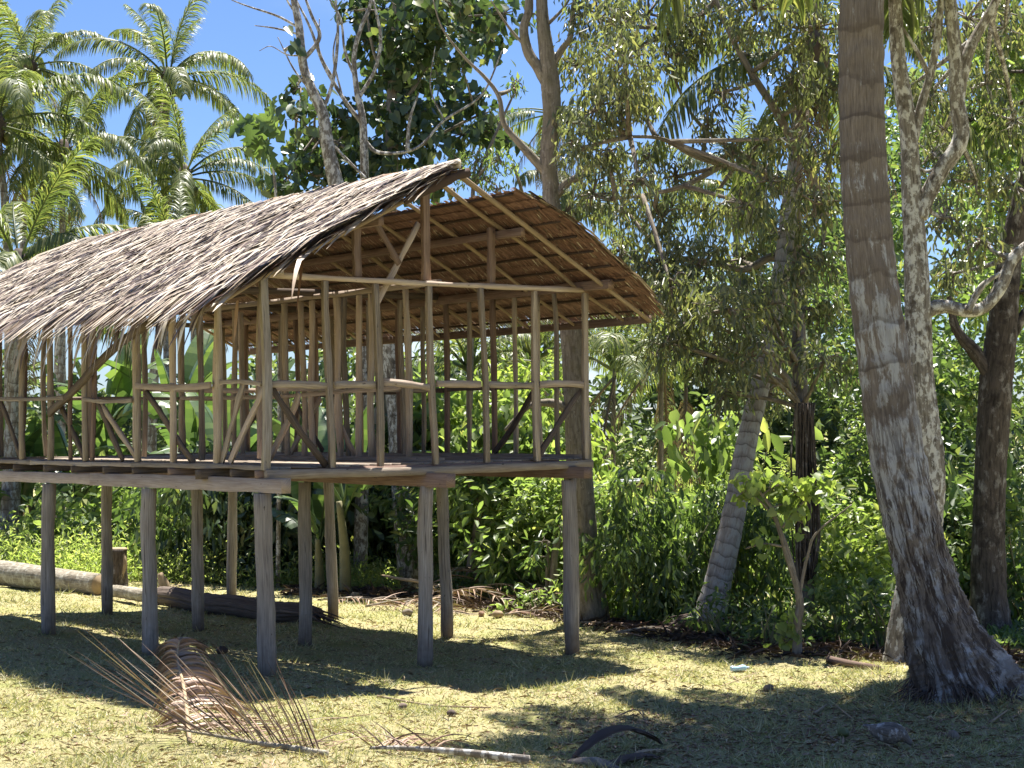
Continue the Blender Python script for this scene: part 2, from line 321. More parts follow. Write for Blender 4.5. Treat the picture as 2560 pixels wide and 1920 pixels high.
def m_coco(name, scale=1.0, near=False, pale=1.0):
    m, t, o, b = mat_base(name); uv = coord(t, 'UV'); ob = coord(t, 'Object')
    fib = noise(t, 1.0, mapped(t, uv, (5.0, 60.0, 1)), 6, .7, .3)
    c = ramp(t, fib, [(.3, tuple(x * pale for x in (.125, .10 + .01 * (pale > 1), .082 + .02 * (pale > 1)))), (.55, tuple(x * pale for x in (.225, .185 + .02 * (pale > 1), .152 + .04 * (pale > 1)))), (.8, tuple(x * pale for x in (.33, .28 + .03 * (pale > 1), .24 + .06 * (pale > 1))))])
    li = noise(t, 1.0, mapped(t, uv, (3.2, 9.0, 1)), 8, .72, .3)
    bl = t.nodes.new('ShaderNodeMath'); bl.operation = 'MULTIPLY_ADD'; bl.inputs[1].default_value = .45 if near else .2; t.links.new(noise(t, .9, ob, 3), bl.inputs[0]); t.links.new(li, bl.inputs[2])
    th_ = .225 if near else .1
    if near:
        so0 = t.nodes.new('ShaderNodeSeparateXYZ'); t.links.new(ob, so0.inputs[0]); mh = t.nodes.new('ShaderNodeMapRange'); mh.inputs['From Min'].default_value = 3.2; mh.inputs['From Max'].default_value = 5.6; mh.inputs['To Max'].default_value = -.13; t.links.new(so0.outputs['Z'], mh.inputs['Value'])
        b2 = t.nodes.new('ShaderNodeMath'); b2.operation = 'ADD'; t.links.new(bl.outputs[0], b2.inputs[0]); t.links.new(mh.outputs['Result'], b2.inputs[1]); bl = b2
    c = mixc(t, ramp(t, bl.outputs[0], [(.475 + th_, (0, 0, 0)), (.55 + th_, (1, 1, 1))]), c, mixc(t, fib, (.32, .31, .295), (.52, .51, .50)))
    sx = t.nodes.new('ShaderNodeSeparateXYZ'); t.links.new(uv, sx.inputs[0])
    wv = noise(t, 2.0 if not near else 1.3, ob, 4, .6)
    ad = t.nodes.new('ShaderNodeMath'); ad.operation = 'MULTIPLY_ADD'; ad.inputs[1].default_value = .34 if not near else .62; t.links.new(wv, ad.inputs[0]); t.links.new(sx.outputs['X'], ad.inputs[2])
    dv = t.nodes.new('ShaderNodeMath'); dv.operation = 'MULTIPLY'; dv.inputs[1].default_value = 1 / .40 * scale; t.links.new(ad.outputs[0], dv.inputs[0])
    fr = t.nodes.new('ShaderNodeMath'); fr.operation = 'FRACT'; t.links.new(dv.outputs[0], fr.inputs[0])
    ring = ramp(t, fr.outputs[0], [(0, (1, 1, 1)), (.07, (.95, .95, .95)), (.12, (.5, .5, .5)), (.38, (.12, .12, .12)), (.48, (0, 0, 0)), (.96, (0, 0, 0)), (1, (1, 1, 1))])
    rn = vscale(t, noise(t, 1.0, mapped(t, uv, (2.4, 2.0, 1)), 4), .1, 1.5)
    ring = mixc(t, 1.0, ring, rn, 'MULTIPLY')
    if near:
        so = t.nodes.new('ShaderNodeSeparateXYZ'); t.links.new(ob, so.inputs[0])
        mz = t.nodes.new('ShaderNodeMapRange'); mz.inputs['From Min'].default_value = 1.6; mz.inputs['From Max'].default_value = 3.0; t.links.new(so.outputs['Z'], mz.inputs['Value'])
        ring = mixc(t, 1.0, ring, mz.outputs['Result'], 'MULTIPLY')
        crk = noise(t, 1.0, mapped(t, uv, (2.5, 22.0, 1)), 5, .7, 1.2)
        ck = mixc(t, 1.0, ramp(t, crk, [(.47, (0, 0, 0)), (.57, (1, 1, 1))]), ramp(t, mz.outputs['Result'], [(0, (1, 1, 1)), (1, (.25, .25, .25))]), 'MULTIPLY')
        c = mixc(t, ck, c, (.055, .04, .032))
    c = mixc(t, mixc(t, 1.0, ring, (.75, .75, .75), 'MULTIPLY'), c, (.075, .058, .048))
    if near:
        mb_ = t.nodes.new('ShaderNodeMapRange'); mb_.inputs['From Min'].default_value = .2; mb_.inputs['From Max'].default_value = 1.9; mb_.inputs['To Min'].default_value = .6; mb_.inputs['To Max'].default_value = .05; t.links.new(so.outputs['Z'], mb_.inputs['Value'])
        bb = noise(t, 4.5, ob, 7, .7, .6); c = mixc(t, mixc(t, 1.0, ramp(t, bb, [(.40, (0, 0, 0)), (.56, (1, 1, 1))]), mb_.outputs['Result'], 'MULTIPLY'), c, (.075, .056, .044))
    t.links.new(c, b.inputs['Base Color']); b.inputs['Roughness'].default_value = .88; b.inputs['Specular IOR Level'].default_value = .2
    bump(t, b, fib if not near else crk, .9, .02 if near else .012); return m
COCO = m_coco('coconut_bark'); COCO_NEAR = m_coco('coconut_bark_near', near=True); COCO_GREY = m_coco('coconut_bark_grey', 2.2, False, 1.7); COCO_FAR = m_coco('coconut_bark_pale', 1.6)
BARK_PALE = m_bark('pale_lichen_bark', (.25, .22, .185), (.56, .54, .50), (.075, .06, .048), 13.0, (.49, .56))
BARK_GREY = m_bark('grey_bark', (.24, .205, .165), (.40, .37, .32), (.10, .08, .06), 6.0, (.55, .7))
BARK_DARK = m_bark('dark_bark', (.10, .08, .066), (.29, .265, .24), (.025, .02, .017), 8.0, (.54, .68))
BARK_MOSS = m_bark('moss_speckled_bark', (.27, .235, .185), (.44, .41, .35), (.12, .10, .075), 22.0, (.60, .68), moss=(.20, .175, .11))
BARK_ROOT = m_bark('root_base_bark', (.17, .145, .12), (.42, .40, .375), (.045, .034, .028), 9.0, (.50, .60), 40)
BARK_LOG = m_bark('fallen_log_bark', (.34, .30, .23), (.50, .47, .38), (.16, .13, .09), 12.0, (.5, .64))
def m_plain(name, col, rough=.7, n=8.0, amt=.5, spec=.3):
    m, t, o, b = mat_base(name)
    c = mixc(t, vscale(t, noise(t, n, coord(t, 'Object'), 5), 0, 1), tuple(x * (1 - amt) for x in col), tuple(min(1, x * (1 + amt * .6)) for x in col))
    t.links.new(c, b.inputs['Base Color']); b.inputs['Roughness'].default_value = rough; b.inputs['Specular IOR Level'].default_value = spec; return m
NUT = m_plain('coconut_fruit', (.14, .15, .05), .5); PSEUDO = m_plain('banana_stem', (.24, .22, .11), .6, 5.0)
CUT = m_plain('cut_wood', (.38, .28, .17), .8, 12.0); STONE = m_plain('husk_fibre', (.22, .17, .13), .9, 20.0)
TIN = m_plain('white_tin', (.72, .73, .74), .45, 2.0, .15); PLASTIC = m_plain('blue_plastic', (.45, .66, .80), .2, 10.0, .3, .6)
COMB = m_plain('comb_red', (.35, .06, .04), .6); HEN = m_bark('hen_feathers', (.20, .165, .135), (.42, .38, .34), (.08, .065, .055), 26.0, (.52, .6), 90.0, .004)
STEMG = m_plain('green_stem', (.20, .19, .10), .7, 6.0)

def m_ground():
    m, t, o, b = mat_base('lawn_ground'); ob = coord(t, 'Object')
    f = noise(t, 40.0, ob, 6, .7); c = ramp(t, f, [(.3, (.19, .165, .08)), (.5, (.35, .31, .155)), (.7, (.50, .44, .25))])
    p = noise(t, 1.1, ob, 6, .62, .3); c = mixc(t, ramp(t, p, [(.47, (0, 0, 0)), (.62, (1, 1, 1))]), c, mixc(t, f, (.18, .20, .065), (.40, .38, .16)))
    d = noise(t, .75, ob, 7, .68, .5); c = mixc(t, ramp(t, d, [(.57, (0, 0, 0)), (.68, (.85, .85, .85))]), c, mixc(t, f, (.20, .14, .085), (.52, .39, .26)))
    t.links.new(c, b.inputs['Base Color']); b.inputs['Roughness'].default_value = .95; b.inputs['Specular IOR Level'].default_value = .1
    bump(t, b, f, 1.0, .03); return m
GROUND = m_ground()
LITTER = m_plain('soil_litter', (.12, .09, .065), .95, 30.0, .6)

# ------------------------------------------------------------------ the ground
def grid_mesh(xs, ys, fz):
    X, Y = np.meshgrid(xs, ys); V = np.stack([X, Y, fz(X, Y)], -1).reshape(-1, 3)
    nx, ny = len(xs), len(ys); i, j = np.meshgrid(np.arange(ny - 1), np.arange(nx - 1), indexing='ij')
    q = np.stack([i * nx + j, i * nx + j + 1, (i + 1) * nx + j + 1, (i + 1) * nx + j], -1).reshape(-1, 4)
    mb = MB(); mb.add(V, [q]); return mb
xs = np.concatenate([np.linspace(-500, -30, 20), np.linspace(-28, -12, 20), np.linspace(-11.9, 11.9, 170), np.linspace(12, 28, 20), np.linspace(30, 500, 20)])
ys = np.concatenate([np.linspace(-60, 8, 24), np.linspace(8.3, 40, 240), np.linspace(41, 80, 40), np.linspace(85, 900, 30)])
def lumpy(X, Y):
    z = G(X, Y); near = (np.abs(X) < 12) & (Y > 8) & (Y < 42)
    return z + np.where(near, rng.normal(0, .006, X.shape), 0)
g = grid_mesh(xs, ys, lumpy).build('ground', GROUND, smooth=True); g['kind'] = 'structure'

# ------------------------------------------------------------------ the stilt house
HO = np.array([-2.671, 18.6, -.487 + CZ]); YAW = 0.68041
house = thing('stilt_house', 'unfinished open timber frame house on tall stilts with a brown palm thatch roof', 'house', HO, YAW)
cY, sY = math.cos(YAW), math.sin(YAW)
def hw(u, v): return HO[0] + u * cY - v * sY, HO[1] + u * sY + v * cY
def hz(u, v):
    x, y = hw(u, v); return float(G(x, y)) - HO[2]
W, ULEN = 4.62, 8.31
US = [-.04, 2.15, 4.33]; VS = [.02, 2.65, 5.49, 8.31]
def hb(name, p0, p1, wd, ht, mat=WOOD, up=(0, 0, 1), **k):
    return MB().beam(p0, p1, wd, ht, up, **k).build(name, mat, house)
# stilts, hewn round-square
for j, v in enumerate(VS):
    for i, u in enumerate(US):
        r = [.092, .085, .08][i] if j else [.098, .088, .092][i]
        lean = rng.normal(0, .012, 2); zb = hz(u, v) - .06
        mb = MB(); P = [(u + lean[0] * (1 - t) * 2 + rng.normal(0, .006), v + lean[1] * (1 - t) * 2, zb + (-.25 - zb) * t) for t in np.linspace(0, 1, 5)]
        mb.tube(P, np.array([1.06, 1.03, 1.0, .98, .97]) * r, 9, 14, wob=.10)
        o = mb.build('stilt_post', POST, house, smooth=True)
# front middle stilt has a squared partner, the corner stilt on the right a second plank
hb('stilt_post', (4.44, .13, hz(4.4, .1) - .05), (4.45, .12, -.1), .09, .15, POST, n=8)
# stringers under the floor, one per stilt row
hb('floor_stringer', (0, -.41, -.165), (0.0, 4.2, -.17), .13, .155, WOODP, n=14, wob=.007)
hb('floor_stringer', (0.005, 4.2, -.168), (0.0, 9.2, -.19), .125, .14, WOODP, n=12, wob=.007)
hb('floor_stringer', (2.15, -.46, -.175), (2.15, 9.2, -.18), .13, .16, WOODR, n=12)
hb('floor_stringer', (4.33, -.35, -.15), (4.33, 9.2, -.17), .13, .15, WOODR, n=12)
for v in [.08, .62, 1.17, 2.06, 2.99, 3.79, 4.71, 5.56, 6.55, 7.4, 8.25, 9.05]:
    hb('floor_joist', (-.075, v, -.048), (4.68, v + rng.normal(0, .02), -.05), .055, .085, WOODD if rng.random() < .7 else WOODR, n=8)
hb('floor_joist', (-.16, 1.2, -.06), (4.5, 1.24, -.06), .13, .10, WOODD, n=6)
# floor boards, a few left out
u = .09
while u < 4.55:
    wd = rng.uniform(.11, .17); v0 = .08
    while v0 < 8.9:
        ln = rng.uniform(2.2, 3.6); v1 = min(v0 + ln, 9.05)
        if rng.random() > .12: hb('floor_board', (u + wd / 2, v0 + .01, .012), (u + wd / 2 + rng.normal(0, .006), v1, .012), wd - .014, .022, WOOD, n=4, wob=.003, bend=.004)
        v0 = v1 + .01
    u += wd
# sill plates
hb('sill_plate', (-.02, -.03, -.05), (4.66, -.03, -.055), .075, .10, WOOD, n=14, wob=.006)
hb('sill_plate', (0, .03, .028), (0, 3.1, .026), .085, .05, WOOD, n=10); hb('sill_plate', (0.004, 3.11, .03), (0, 6.1, .03), .085, .05, WOOD, n=10)
hb('sill_plate', (0, 6.11, .028), (0, 9.1, .03), .085, .05, WOOD, n=10)
hb('sill_plate', (4.62, .03, .03), (4.62, 4.4, .03), .08, .06, WOOD, n=10); hb('sill_plate', (4.62, 4.41, .03), (4.62, 9.1, .03), .08, .06, WOOD, n=10)
hb('sill_plate', (.05, 9.06, .03), (4.57, 9.06, .03), .08, .06, WOOD, n=10)
hb('sill_plate', (2.6, .3, .045), (2.6, 6.8, .045), .07, .045, WOOD, n=8)
# gable studs
def stud(p0, p1, wd=.095, dp=.075, mat=WOOD, **k): return hb('stud', p0, p1, dp * .68, wd * .80, mat, up=(1, 0, 0), n=8, wob=.005, bend=.016, **k)
for (a, b, wd) in [(-.01, 0, .115), (.78, .85, .085), (1.46, 1.5, .085), (2.21, 2.28, .09), (2.97, 3.03, .075), (3.81, 3.81, .085), (4.63, 4.61, .09)]:
    stud((b, 0, .0), (a, 0, 2.075), wd, .08, POST if wd > .1 else WOOD)
for a, b in [(.06, .79), (.90, 1.43), (1.54, 2.2), (2.31, 2.95), (3.05, 3.76), (3.86, 4.57)]:
    hb('wall_rail', (a, .0, .93 + rng.normal(0, .012)), (b, .0, .93 + rng.normal(0, .012)), .055, .075, WOODP if rng.random() < .5 else WOOD, n=6)
hb('top_plate', (.05, 0, 2.115), (4.6, .01, 2.115), .07, .055, WOODP, n=12)
hb('brace', (.08, .055, .95), (.8, .05, .02), .03, .075, WOODD); hb('brace', (4.58, .05, .87), (3.86, .05, .03), .03, .07, WOODD)
hb('brace', (.04, .52, .95), (.02, 1.0, .06), .03, .08, WOOD); hb('brace', (.06, .08, .93), (.05, .85, .07), .03, .075, WOODP)
hb('king_post', (2.22, .07, 2.15), (2.23, .07, 3.27), .06, .10, WOODR, up=(1, 0, 0)); hb('queen_post', (1.26, .07, 2.15), (1.27, .07, 2.80), .06, .09, WOODR, up=(1, 0, 0))
hb('queen_post', (3.19, .07, 2.15), (3.2, .07, 2.82), .06, .09, WOODR, up=(1, 0, 0))
hb('roof_strut', (1.53, .12, 2.83), (1.88, .12, 2.32), .03, .07, WOODR); hb('roof_strut', (2.18, .15, 2.82), (1.57, .15, 1.85), .03, .065, WOODP)
# side walls
lv = [1.05, 2.09, 3.0, 4.45, 5.52, 6.44, 7.45, 8.3, 9.03]
for v in lv:
    stud((0, v, .06), (rng.normal(0, .015), v + rng.normal(-.03, .02), 2.1), .1, .08, WOODP if v == 2.09 else WOOD, roll=math.pi / 2)
hb('top_plate', (0, -.35, 2.13), (0, 9.6, 2.14), .08, .09, WOOD, n=10)
for a, b, z in [(.06, 1.0, .95), (1.1, 2.95, .965), (3.05, 4.4, .83), (4.92, 7.4, .90), (7.5, 8.98, .9)]:
    hb('wall_rail', (-.048 if a != .06 else 0, a, z - .02), (-.048 if a != .06 else 0, b, z + .02), .03, .07 if a == 1.1 else .05, WOODP if a == 1.1 else WOOD, n=8, bend=.02)
for a, b in [((5.39, .87), (4.55, .05)), ((4.18, .80), (3.5, .08)), ((2.87, .91), (1.7, .06)), ((7.3, .87), (6.6, .06))]:
    hb('brace', (.05, a[0], a[1]), (.05, b[0], b[1]), .03, .075, WOODD)
hb('brace', (.055, 4.22, .84), (.055, 3.1, .08), .03, .065, WOODP)
hb('brace', (-.06, 5.43, .68), (-.06, 2.25, 1.80), .035, .11, WOODD, n=8, bend=.03)
rv = [.9, 1.85, 2.91, 4.03, 5.04, 5.55, 6.29, 6.84, 7.6, 8.3, 9.03]
for v in rv: stud((4.62, v, .06), (4.62 + rng.normal(0, .015), v + rng.normal(0, .02), 2.12), .085, .08, WOODR if rng.random() < .6 else WOOD, roll=math.pi / 2)
hb('top_plate', (4.62, -.5, 2.16), (4.62, 4.8, 2.17), .09, .11, WOODR, n=10); hb('top_plate', (4.62, 4.81, 2.165), (4.62, 9.7, 2.17), .09, .11, WOODR, n=10)
for a, b in [(.06, .86), (.95, 1.8), (1.9, 2.86), (2.96, 3.98), (4.08, 4.99), (5.6, 6.25), (6.9, 7.55)]:
    hb('wall_rail', (4.62, a, .93), (4.62, b, .94), .04, .055, WOODD)
hb('brace', (4.58, .95, .9), (4.58, 1.8, .08), .03, .07, WOODD); hb('brace', (4.58, 6.8, .9), (4.58, 6.0, .08), .03, .07, WOODD)
for u in [.78, 1.5, 2.25, 3.0, 3.8]: stud((u, 9.06, .06), (u, 9.06, 2.1), .08, .07)
hb('wall_rail', (.05, 9.06, .93), (4.57, 9.06, .93), .04, .055); hb('top_plate', (0.06, 9.06, 2.14), (4.56, 9.06, 2.14), .07, .07)
# inner partition down the middle of the floor
for v in [.98, 1.79, 2.08, 2.49, 3.14, 3.36, 3.78, 4.4, 5.2, 6.1, 6.7]:
    stud((2.6, v, .07), (2.6 + rng.normal(0, .02), v + rng.normal(.03, .03), 2.12), .09, .075, WOODP if rng.random() < .6 else WOOD, roll=math.pi / 2)
hb('top_plate', (2.6, .3, 2.16), (2.6, 7.0, 2.18), .06, .07, WOODP, n=10, bend=.03)
hb('wall_rail', (2.56, 1.1, .92), (2.56, 4.3, .86), .035, .06, WOODP); hb('wall_rail', (2.56, 4.4, .87), (2.56, 6.7, .9), .035, .05, WOOD)
hb('brace', (2.66, 2.9, .85), (2.66, 2.25, .1), .03, .07, WOODP); hb('brace', (2.66, 4.45, .85), (2.66, 5.4, .1), .03, .07, WOODD)
stud((3.5, 3.05, .06), (3.46, 3.07, 2.14), .08, .07, WOOD, roll=0.4)
for u, v in [(.9, 3.06), (1.75, 3.06), (3.1, 3.06), (4.0, 3.06), (.85, 6.18), (1.7, 6.18), (3.3, 6.18), (4.0, 6.18)]:
    stud((u, v, .06), (u + rng.normal(0, .02), v + rng.normal(0, .01), 2.17), .08, .065, WOODP if rng.random() < .4 else WOOD)
for v in [.55, 1.4, 2.4, 3.45, 4.55, 5.8, 7.2]: stud((4.62, v, .06), (4.62 + rng.normal(0, .015), v + rng.normal(0, .03), 2.12), .07, .06, WOOD, roll=math.pi / 2)
for v in [1.16, 3.1, 4.36, 6.55, 5.0]: stud((.045, v, .06), (.05 + rng.normal(0, .01), v + rng.normal(0, .03), 2.1), .07, .06, WOODR if v > 4 else WOODP, roll=math.pi / 2)
for u, v0, v1 in [(1.0, .9, 1.6), (3.4, 4.2, 5.0)]: hb('brace', (u, v0, .85), (u, v1, .08), .03, .07, WOODP)
for a, b in [(.1, 1.7), (1.8, 4.55)]: hb('wall_rail', (a, 3.1, .95), (b, 3.1, .93), .03, .055, WOODP)
for v in (2.98, 6.1): hb('tie_beam', (.05, v + .08, 2.22), (4.6, v + .08, 2.23), .06, .09, WOODD, n=8)
# roof frame
UR, ZR, SL = 2.31, 3.40, 1.2 / 2.31
def rz(u, off=0.0): return ZR - SL * abs(u - UR) + off
MB_ = MB(); MB_.tube([(UR, -.55, ZR - .06), (UR + .01, 2, ZR - .05), (UR, 5, ZR - .04), (UR, 8, ZR - .06), (UR, 9.9, ZR - .10)], .045, 8, 16, wob=.05); MB_.build('ridge_pole', POLE, house, True)
for s_, ue in ((1, 5.40), (-1, -.72)):
    for v in [-.36, .1, 1.06, 2.0, 3.07, 4.05, 5.05, 6.05, 7.05, 8.05, 9.0, 9.75]:
        mb = MB(); P = [(UR + .06 * s_ + (ue - UR - .06 * s_) * t, v + (rng.normal(0, .035) if 0 < t < 1 else 0) + (.04 if s_ < 0 else 0), rz(UR + (ue - UR) * t, -.055) + rng.normal(0, .010)) for t in np.linspace(0, 1, 5)]
        mb.tube(P, np.linspace(.030, .022, 5) * rng.uniform(.85, 1.2), 7, 16, wob=.06); mb.build('rafter', POLE, house, True)
    for k, uu in enumerate((1.02,)):
        um = UR + s_ * uu; hb('purlin', (um, -.38, rz(um, -.13)), (um, 9.8, rz(um, -.14)), .07, .09, WOODR, n=10, bend=.02)
    hb('eave_beam', (ue, -.36, rz(ue, -.02) - .02), (ue, 4.8, rz(ue) - .05), .06, .10, WOODR, n=10); hb('eave_beam', (ue, 4.81, rz(ue) - .05), (ue, 9.8, rz(ue) - .05), .06, .10, WOODR, n=10)
# thatch: v front edge bulges beyond the rafters in the middle of each slope
SLOPE = math.sqrt(1 + SL * SL)
def vfront_right(s):   # s metres down the slope from the ridge
    return np.interp(s, [0, .6, .8, 1.2, 1.9, 2.6, 3.55], [-.80, -.82, -.90, -1.0, -.88, -.82, -.36])
def vfront_left(s): return np.interp(s, [0, .3, .9, 1.4, 2.0, 2.8, 3.6], [-.54, -.62, -.66, -.66, -.74, -.62, -.45])
def slope_pt(side, s, v, off):      # a point on a roof slope, lifted off it
    u = UR + side * s / SLOPE; sag = -.05 * np.sin(np.clip(s / 3.6, 0, 1) * np.pi) + .05 * np.maximum(0, (v - 7.5) / 3) ** 2
    z = ZR - SL * s / SLOPE - sag
    return np.stack([u + side * off * SL / SLOPE, v, z + off / SLOPE], -1)
def thatch_layer(side, s0, s1, rows, pitch, ln, wd, off0, off1, jit, mat, name, vback, vf, tip=.0, lv=(.65, 1.25)):
    mb = MB(); PP, DD, NN, LL, WW = [], [], [], [], []
    for s in np.linspace(s0, s1, rows):
        va = vf(s); vb = vback(s); n = int((vb - va) / pitch)
        v = np.linspace(va, vb, n) + rng.normal(0, pitch * .5, n); ss = s + rng.normal(0, jit * .25 + .004, n)
        P = slope_pt(side, ss, v, off0 + rng.uniform(0, off1, n))
        dn = np.array([side / SLOPE, 0, -SL / SLOPE]); N = np.array([side * SL / SLOPE, 0, 1 / SLOPE])
        D = dn + rng.normal(0, jit, (n, 1)) * np.array([0, 1, 0]) + (tip + rng.normal(0, jit * .22, (n, 1))) * N
        PP.append(P); DD.append(D); NN.append(N + rng.normal(0, jit * 1.0, (n, 3))); LL.append(ln * rng.uniform(lv[0], lv[1], n)); WW.append(wd * rng.uniform(.6, 1.3, n))
    a = [np.concatenate(x) for x in (PP, DD, NN, LL, WW)]
    leaves(mb, *a, STRIP); o = mb.build(name, mat, house); o['kind'] = 'stuff'; return o
vbk = lambda s: 9.9 + .25 * np.sin(s * 2)
LINL = thatch_layer(-1, .02, 3.25, 14, .019, .55, .040, .0, .012, .02, UNDER, 'thatch_lining', vbk, vfront_left)
LINR = thatch_layer(1, .62, 3.06, 12, .018, .52, .038, .0, .008, .010, UNDER, 'thatch_lining', vbk, vfront_right, lv=(.85, 1.05))
COVL = thatch_layer(-1, -.05, 3.25, 30, .031, .80, .044, .02, .085, .09, THATCH, 'thatch_cover', vbk, vfront_left, -.02)
thatch_layer(1, .64, 3.0, 26, .030, .50, .042, .02, .04, .08, THATCH, 'thatch_cover', vbk, vfront_right, -.02)
# battens the shingles are sewn on
for side, s0, vf in ((1, .66, vfront_right), (-1, .15, vfront_left)):
    for s in np.arange(s0, 3.5, .335):
        mb = MB(); v = np.linspace(vf(s) + .1, 9.8, 9); P = slope_pt(side, np.full(9, s) + rng.normal(0, .008, 9), v, -.012)
        mb.tube(P, .016, 5, 26); mb.build('thatch_batten', BATTEN, LINR if side > 0 else LINL, True)
# single loose leaves along the eave, the ridge and the gable edge
def loose(P, D, ln, wd, curl, mat, nseg=4, twist=.3):
    P = np.asarray(P, float); D = nrm(np.asarray(D, float)); pts = [P]; d = D.copy()
    for k in range(nseg):
        d = nrm(d + np.array([0, 0, -curl])); pts.append(pts[-1] + d * ln / nseg)
    pts = np.array(pts); side = nrm(np.cross(D, [0, 0, 1.0]) + rng.normal(0, twist, 3)); wv = wd * np.array([.6, 1, .9, .6, .08][:nseg + 1])
    Vv = np.concatenate([pts + side * wv[:, None] / 2, pts - side * wv[:, None] / 2]); m_ = nseg + 1
    q = np.array([[k, k + 1, m_ + k + 1, m_ + k] for k in range(nseg)])
    mb = MB(); mb.add(Vv, [q]); return mb
tufts = rng.uniform(-.4, 9.5, 34)
for k in range(200):
    tk = tufts[k % 34]; v = tk + rng.normal(0, .10); s = rng.uniform(3.45, 3.85)
    loose(slope_pt(-1, s, v, .03), (-.7, rng.normal(0, .25), -.62), rng.uniform(.3, .72), rng.uniform(.025, .05), rng.uniform(.15, .6), THATCH).build('thatch_leaf', THATCH, COVL)
for k in range(34):
    s = rng.uniform(.1, 3.4); loose(slope_pt(-1, s, vfront_left(s) + .03, .03), (-.75, rng.uniform(-.35, .05), -.42), rng.uniform(.35, .6), rng.uniform(.04, .06), .05, THATCH).build('thatch_leaf', THATCH, COVL)
for k in range(46):
    v = rng.uniform(-.5, 9.5); loose((UR + .03, v, ZR + .03), (-.8, rng.normal(-.2, .6), rng.uniform(-.35, .02)), rng.uniform(.3, .55), rng.uniform(.035, .06), .05, THATCH).build('thatch_leaf', THATCH, COVL)
for (P, D, ln, wd, cu) in [((.05, -.72, 2.28), (-.6, -.6, -.15), .75, .05, .30), ((.22, -.45, 2.27), (-.25, -.1, -1), .6, .045, .1), ((UR - .5, 3.0, 3.2), (-.3, .9, .25), .5, .06, .2), ((-.5, -.3, 1.8), (-.1, 0, -1), .45, .06, 0), ((1.7, 2.2, 3.18), (-.4, -.9, .12), .6, .06, .1)]:
    loose(P, D, ln, wd, cu, DRYLEAF).build('thatch_leaf', DRYLEAF, COVL)
# ridge cap of folded leaf sheaths at the front end
for k in range(9):
    v = -.52 + k * 1.15; mb = MB()
    mb.tube([(UR - .02, v, ZR + .045), (UR, v + .6, ZR + .035), (UR + .01, v + 1.3, ZR + .03)], [.055, .075, .05], 7, 7, wob=.15, flat=.5); mb.build('ridge_sheath', DRYLEAF if k % 2 else THATCH, house)
mb = MB(); mb.tube([(UR + .08, -.58, ZR - .045), (UR - .3, -.56, ZR - .20), (UR - .8, -.52, ZR - .46)], [.05, .055, .03], 7, 9, wob=.3, flat=.3); mb.build('ridge_sheath', BATTEN, house)

# ------------------------------------------------------------------ palms
def frond_mesh(name, elev, length, droop, nleaf, leaf_len, mat, seed, dry=False, hang=.8):
    st = np.random.default_rng(seed); n = 26; t = np.linspace(0, 1, n)
    ang = elev - droop * t ** 1.4
    dx = np.cos(ang); dz = np.sin(ang)
    P = np.stack([np.concatenate([[0], np.cumsum(dx[:-1])]), .04 * np.sin(t * 3 + seed), np.concatenate([[0], np.cumsum(dz[:-1])])], -1) * length / (n - 1)
    mb = MB(); mb.tube(P, np.linspace(.045, .006, n), 5, n)
    s = np.linspace(.14, .995, nleaf); base = np.stack([np.interp(s, t, P[:, k]) for k in range(3)], -1)
    T = nrm(np.stack([np.interp(s, t, np.gradient(P[:, k])) for k in range(3)], -1))
    for side in (1, -1):
        ll = leaf_len * np.interp(s, [.1, .3, .6, .85, 1], [.6, 1, 1, .75, .35]) * st.uniform(.85, 1.1, nleaf)
        sd_ = np.array([0, side, 0.0]); upv = np.cross(T, np.tile([0, 1.0, 0], (nleaf, 1))) * -1
        d0 = nrm(T * .75 + sd_ * .75 + upv * .18 + st.normal(0, .12, (nleaf, 3)))
        d1 = nrm(d0 + np.array([0, 0, -hang]) * st.uniform(.6, 1.3, (nleaf, 1))); d2 = nrm(d1 + np.array([0, 0, -hang * 1.1]))
        p0 = base; p1 = p0 + d0 * ll[:, None] * .35; p2 = p1 + d1 * ll[:, None] * .35; p3 = p2 + d2 * ll[:, None] * .3
        wv = .021 * (length / 4) * (1.0 if not dry else .8)
        wdir = nrm(np.cross(d0, upv + st.normal(0, .25, (nleaf, 3))))
        V = np.stack([p0 + wdir * wv * .6, p0 - wdir * wv * .6, p1 + wdir * wv, p1 - wdir * wv, p2 + wdir * wv * .85, p2 - wdir * wv * .85, p3], 1)
        b = (np.arange(nleaf) * 7)[:, None]
        mb.add(V.reshape(-1, 3), [np.concatenate([b + np.array([[0, 2, 3, 1]]), b + np.array([[2, 4, 5, 3]])]), b + np.array([[4, 6, 5]])])
    return mb.mesh(name, mat)
FR = [frond_mesh('frond', math.radians(e), 4.3, math.radians(dr), 96, 1.0, FROND, 3 + k, hang=h * 1.15) for k, (e, dr, h) in enumerate(
    [(76, 45, .5), (60, 85, .8), (46, 100, 1.0), (33, 98, 1.15), (20, 90, 1.25), (7, 80, 1.35), (-8, 65, 1.4), (-28, 45, 1.4)])]
FRD = [frond_mesh('frond', math.radians(e), 3.6, math.radians(dr), 46, .7, FROND_DRY, 30 + k, True, 1.4) for k, (e, dr) in enumerate([(-45, 40), (-65, 22)])]
FRA = [frond_mesh('frond', math.radians(e), 2.6, math.radians(dr), 40, .75, FROND, 50 + k, hang=.9) for k, (e, dr) in enumerate([(75, 60), (50, 80), (25, 80)])]
def nut_mesh(name, mat, r=.13):
    mb = MB(); mb.tube([(0, 0, -r), (0, 0, -r * .8), (0, 0, -r * .3), (0, 0, r * .3), (0, 0, r * .8), (0, 0, r * 1.15)], [r * .15, r * .6, r * .98, r, r * .62, r * .12], 9, 10, wob=.05); return mb.mesh(name, mat, True)
NUTM = nut_mesh('coconut', NUT)
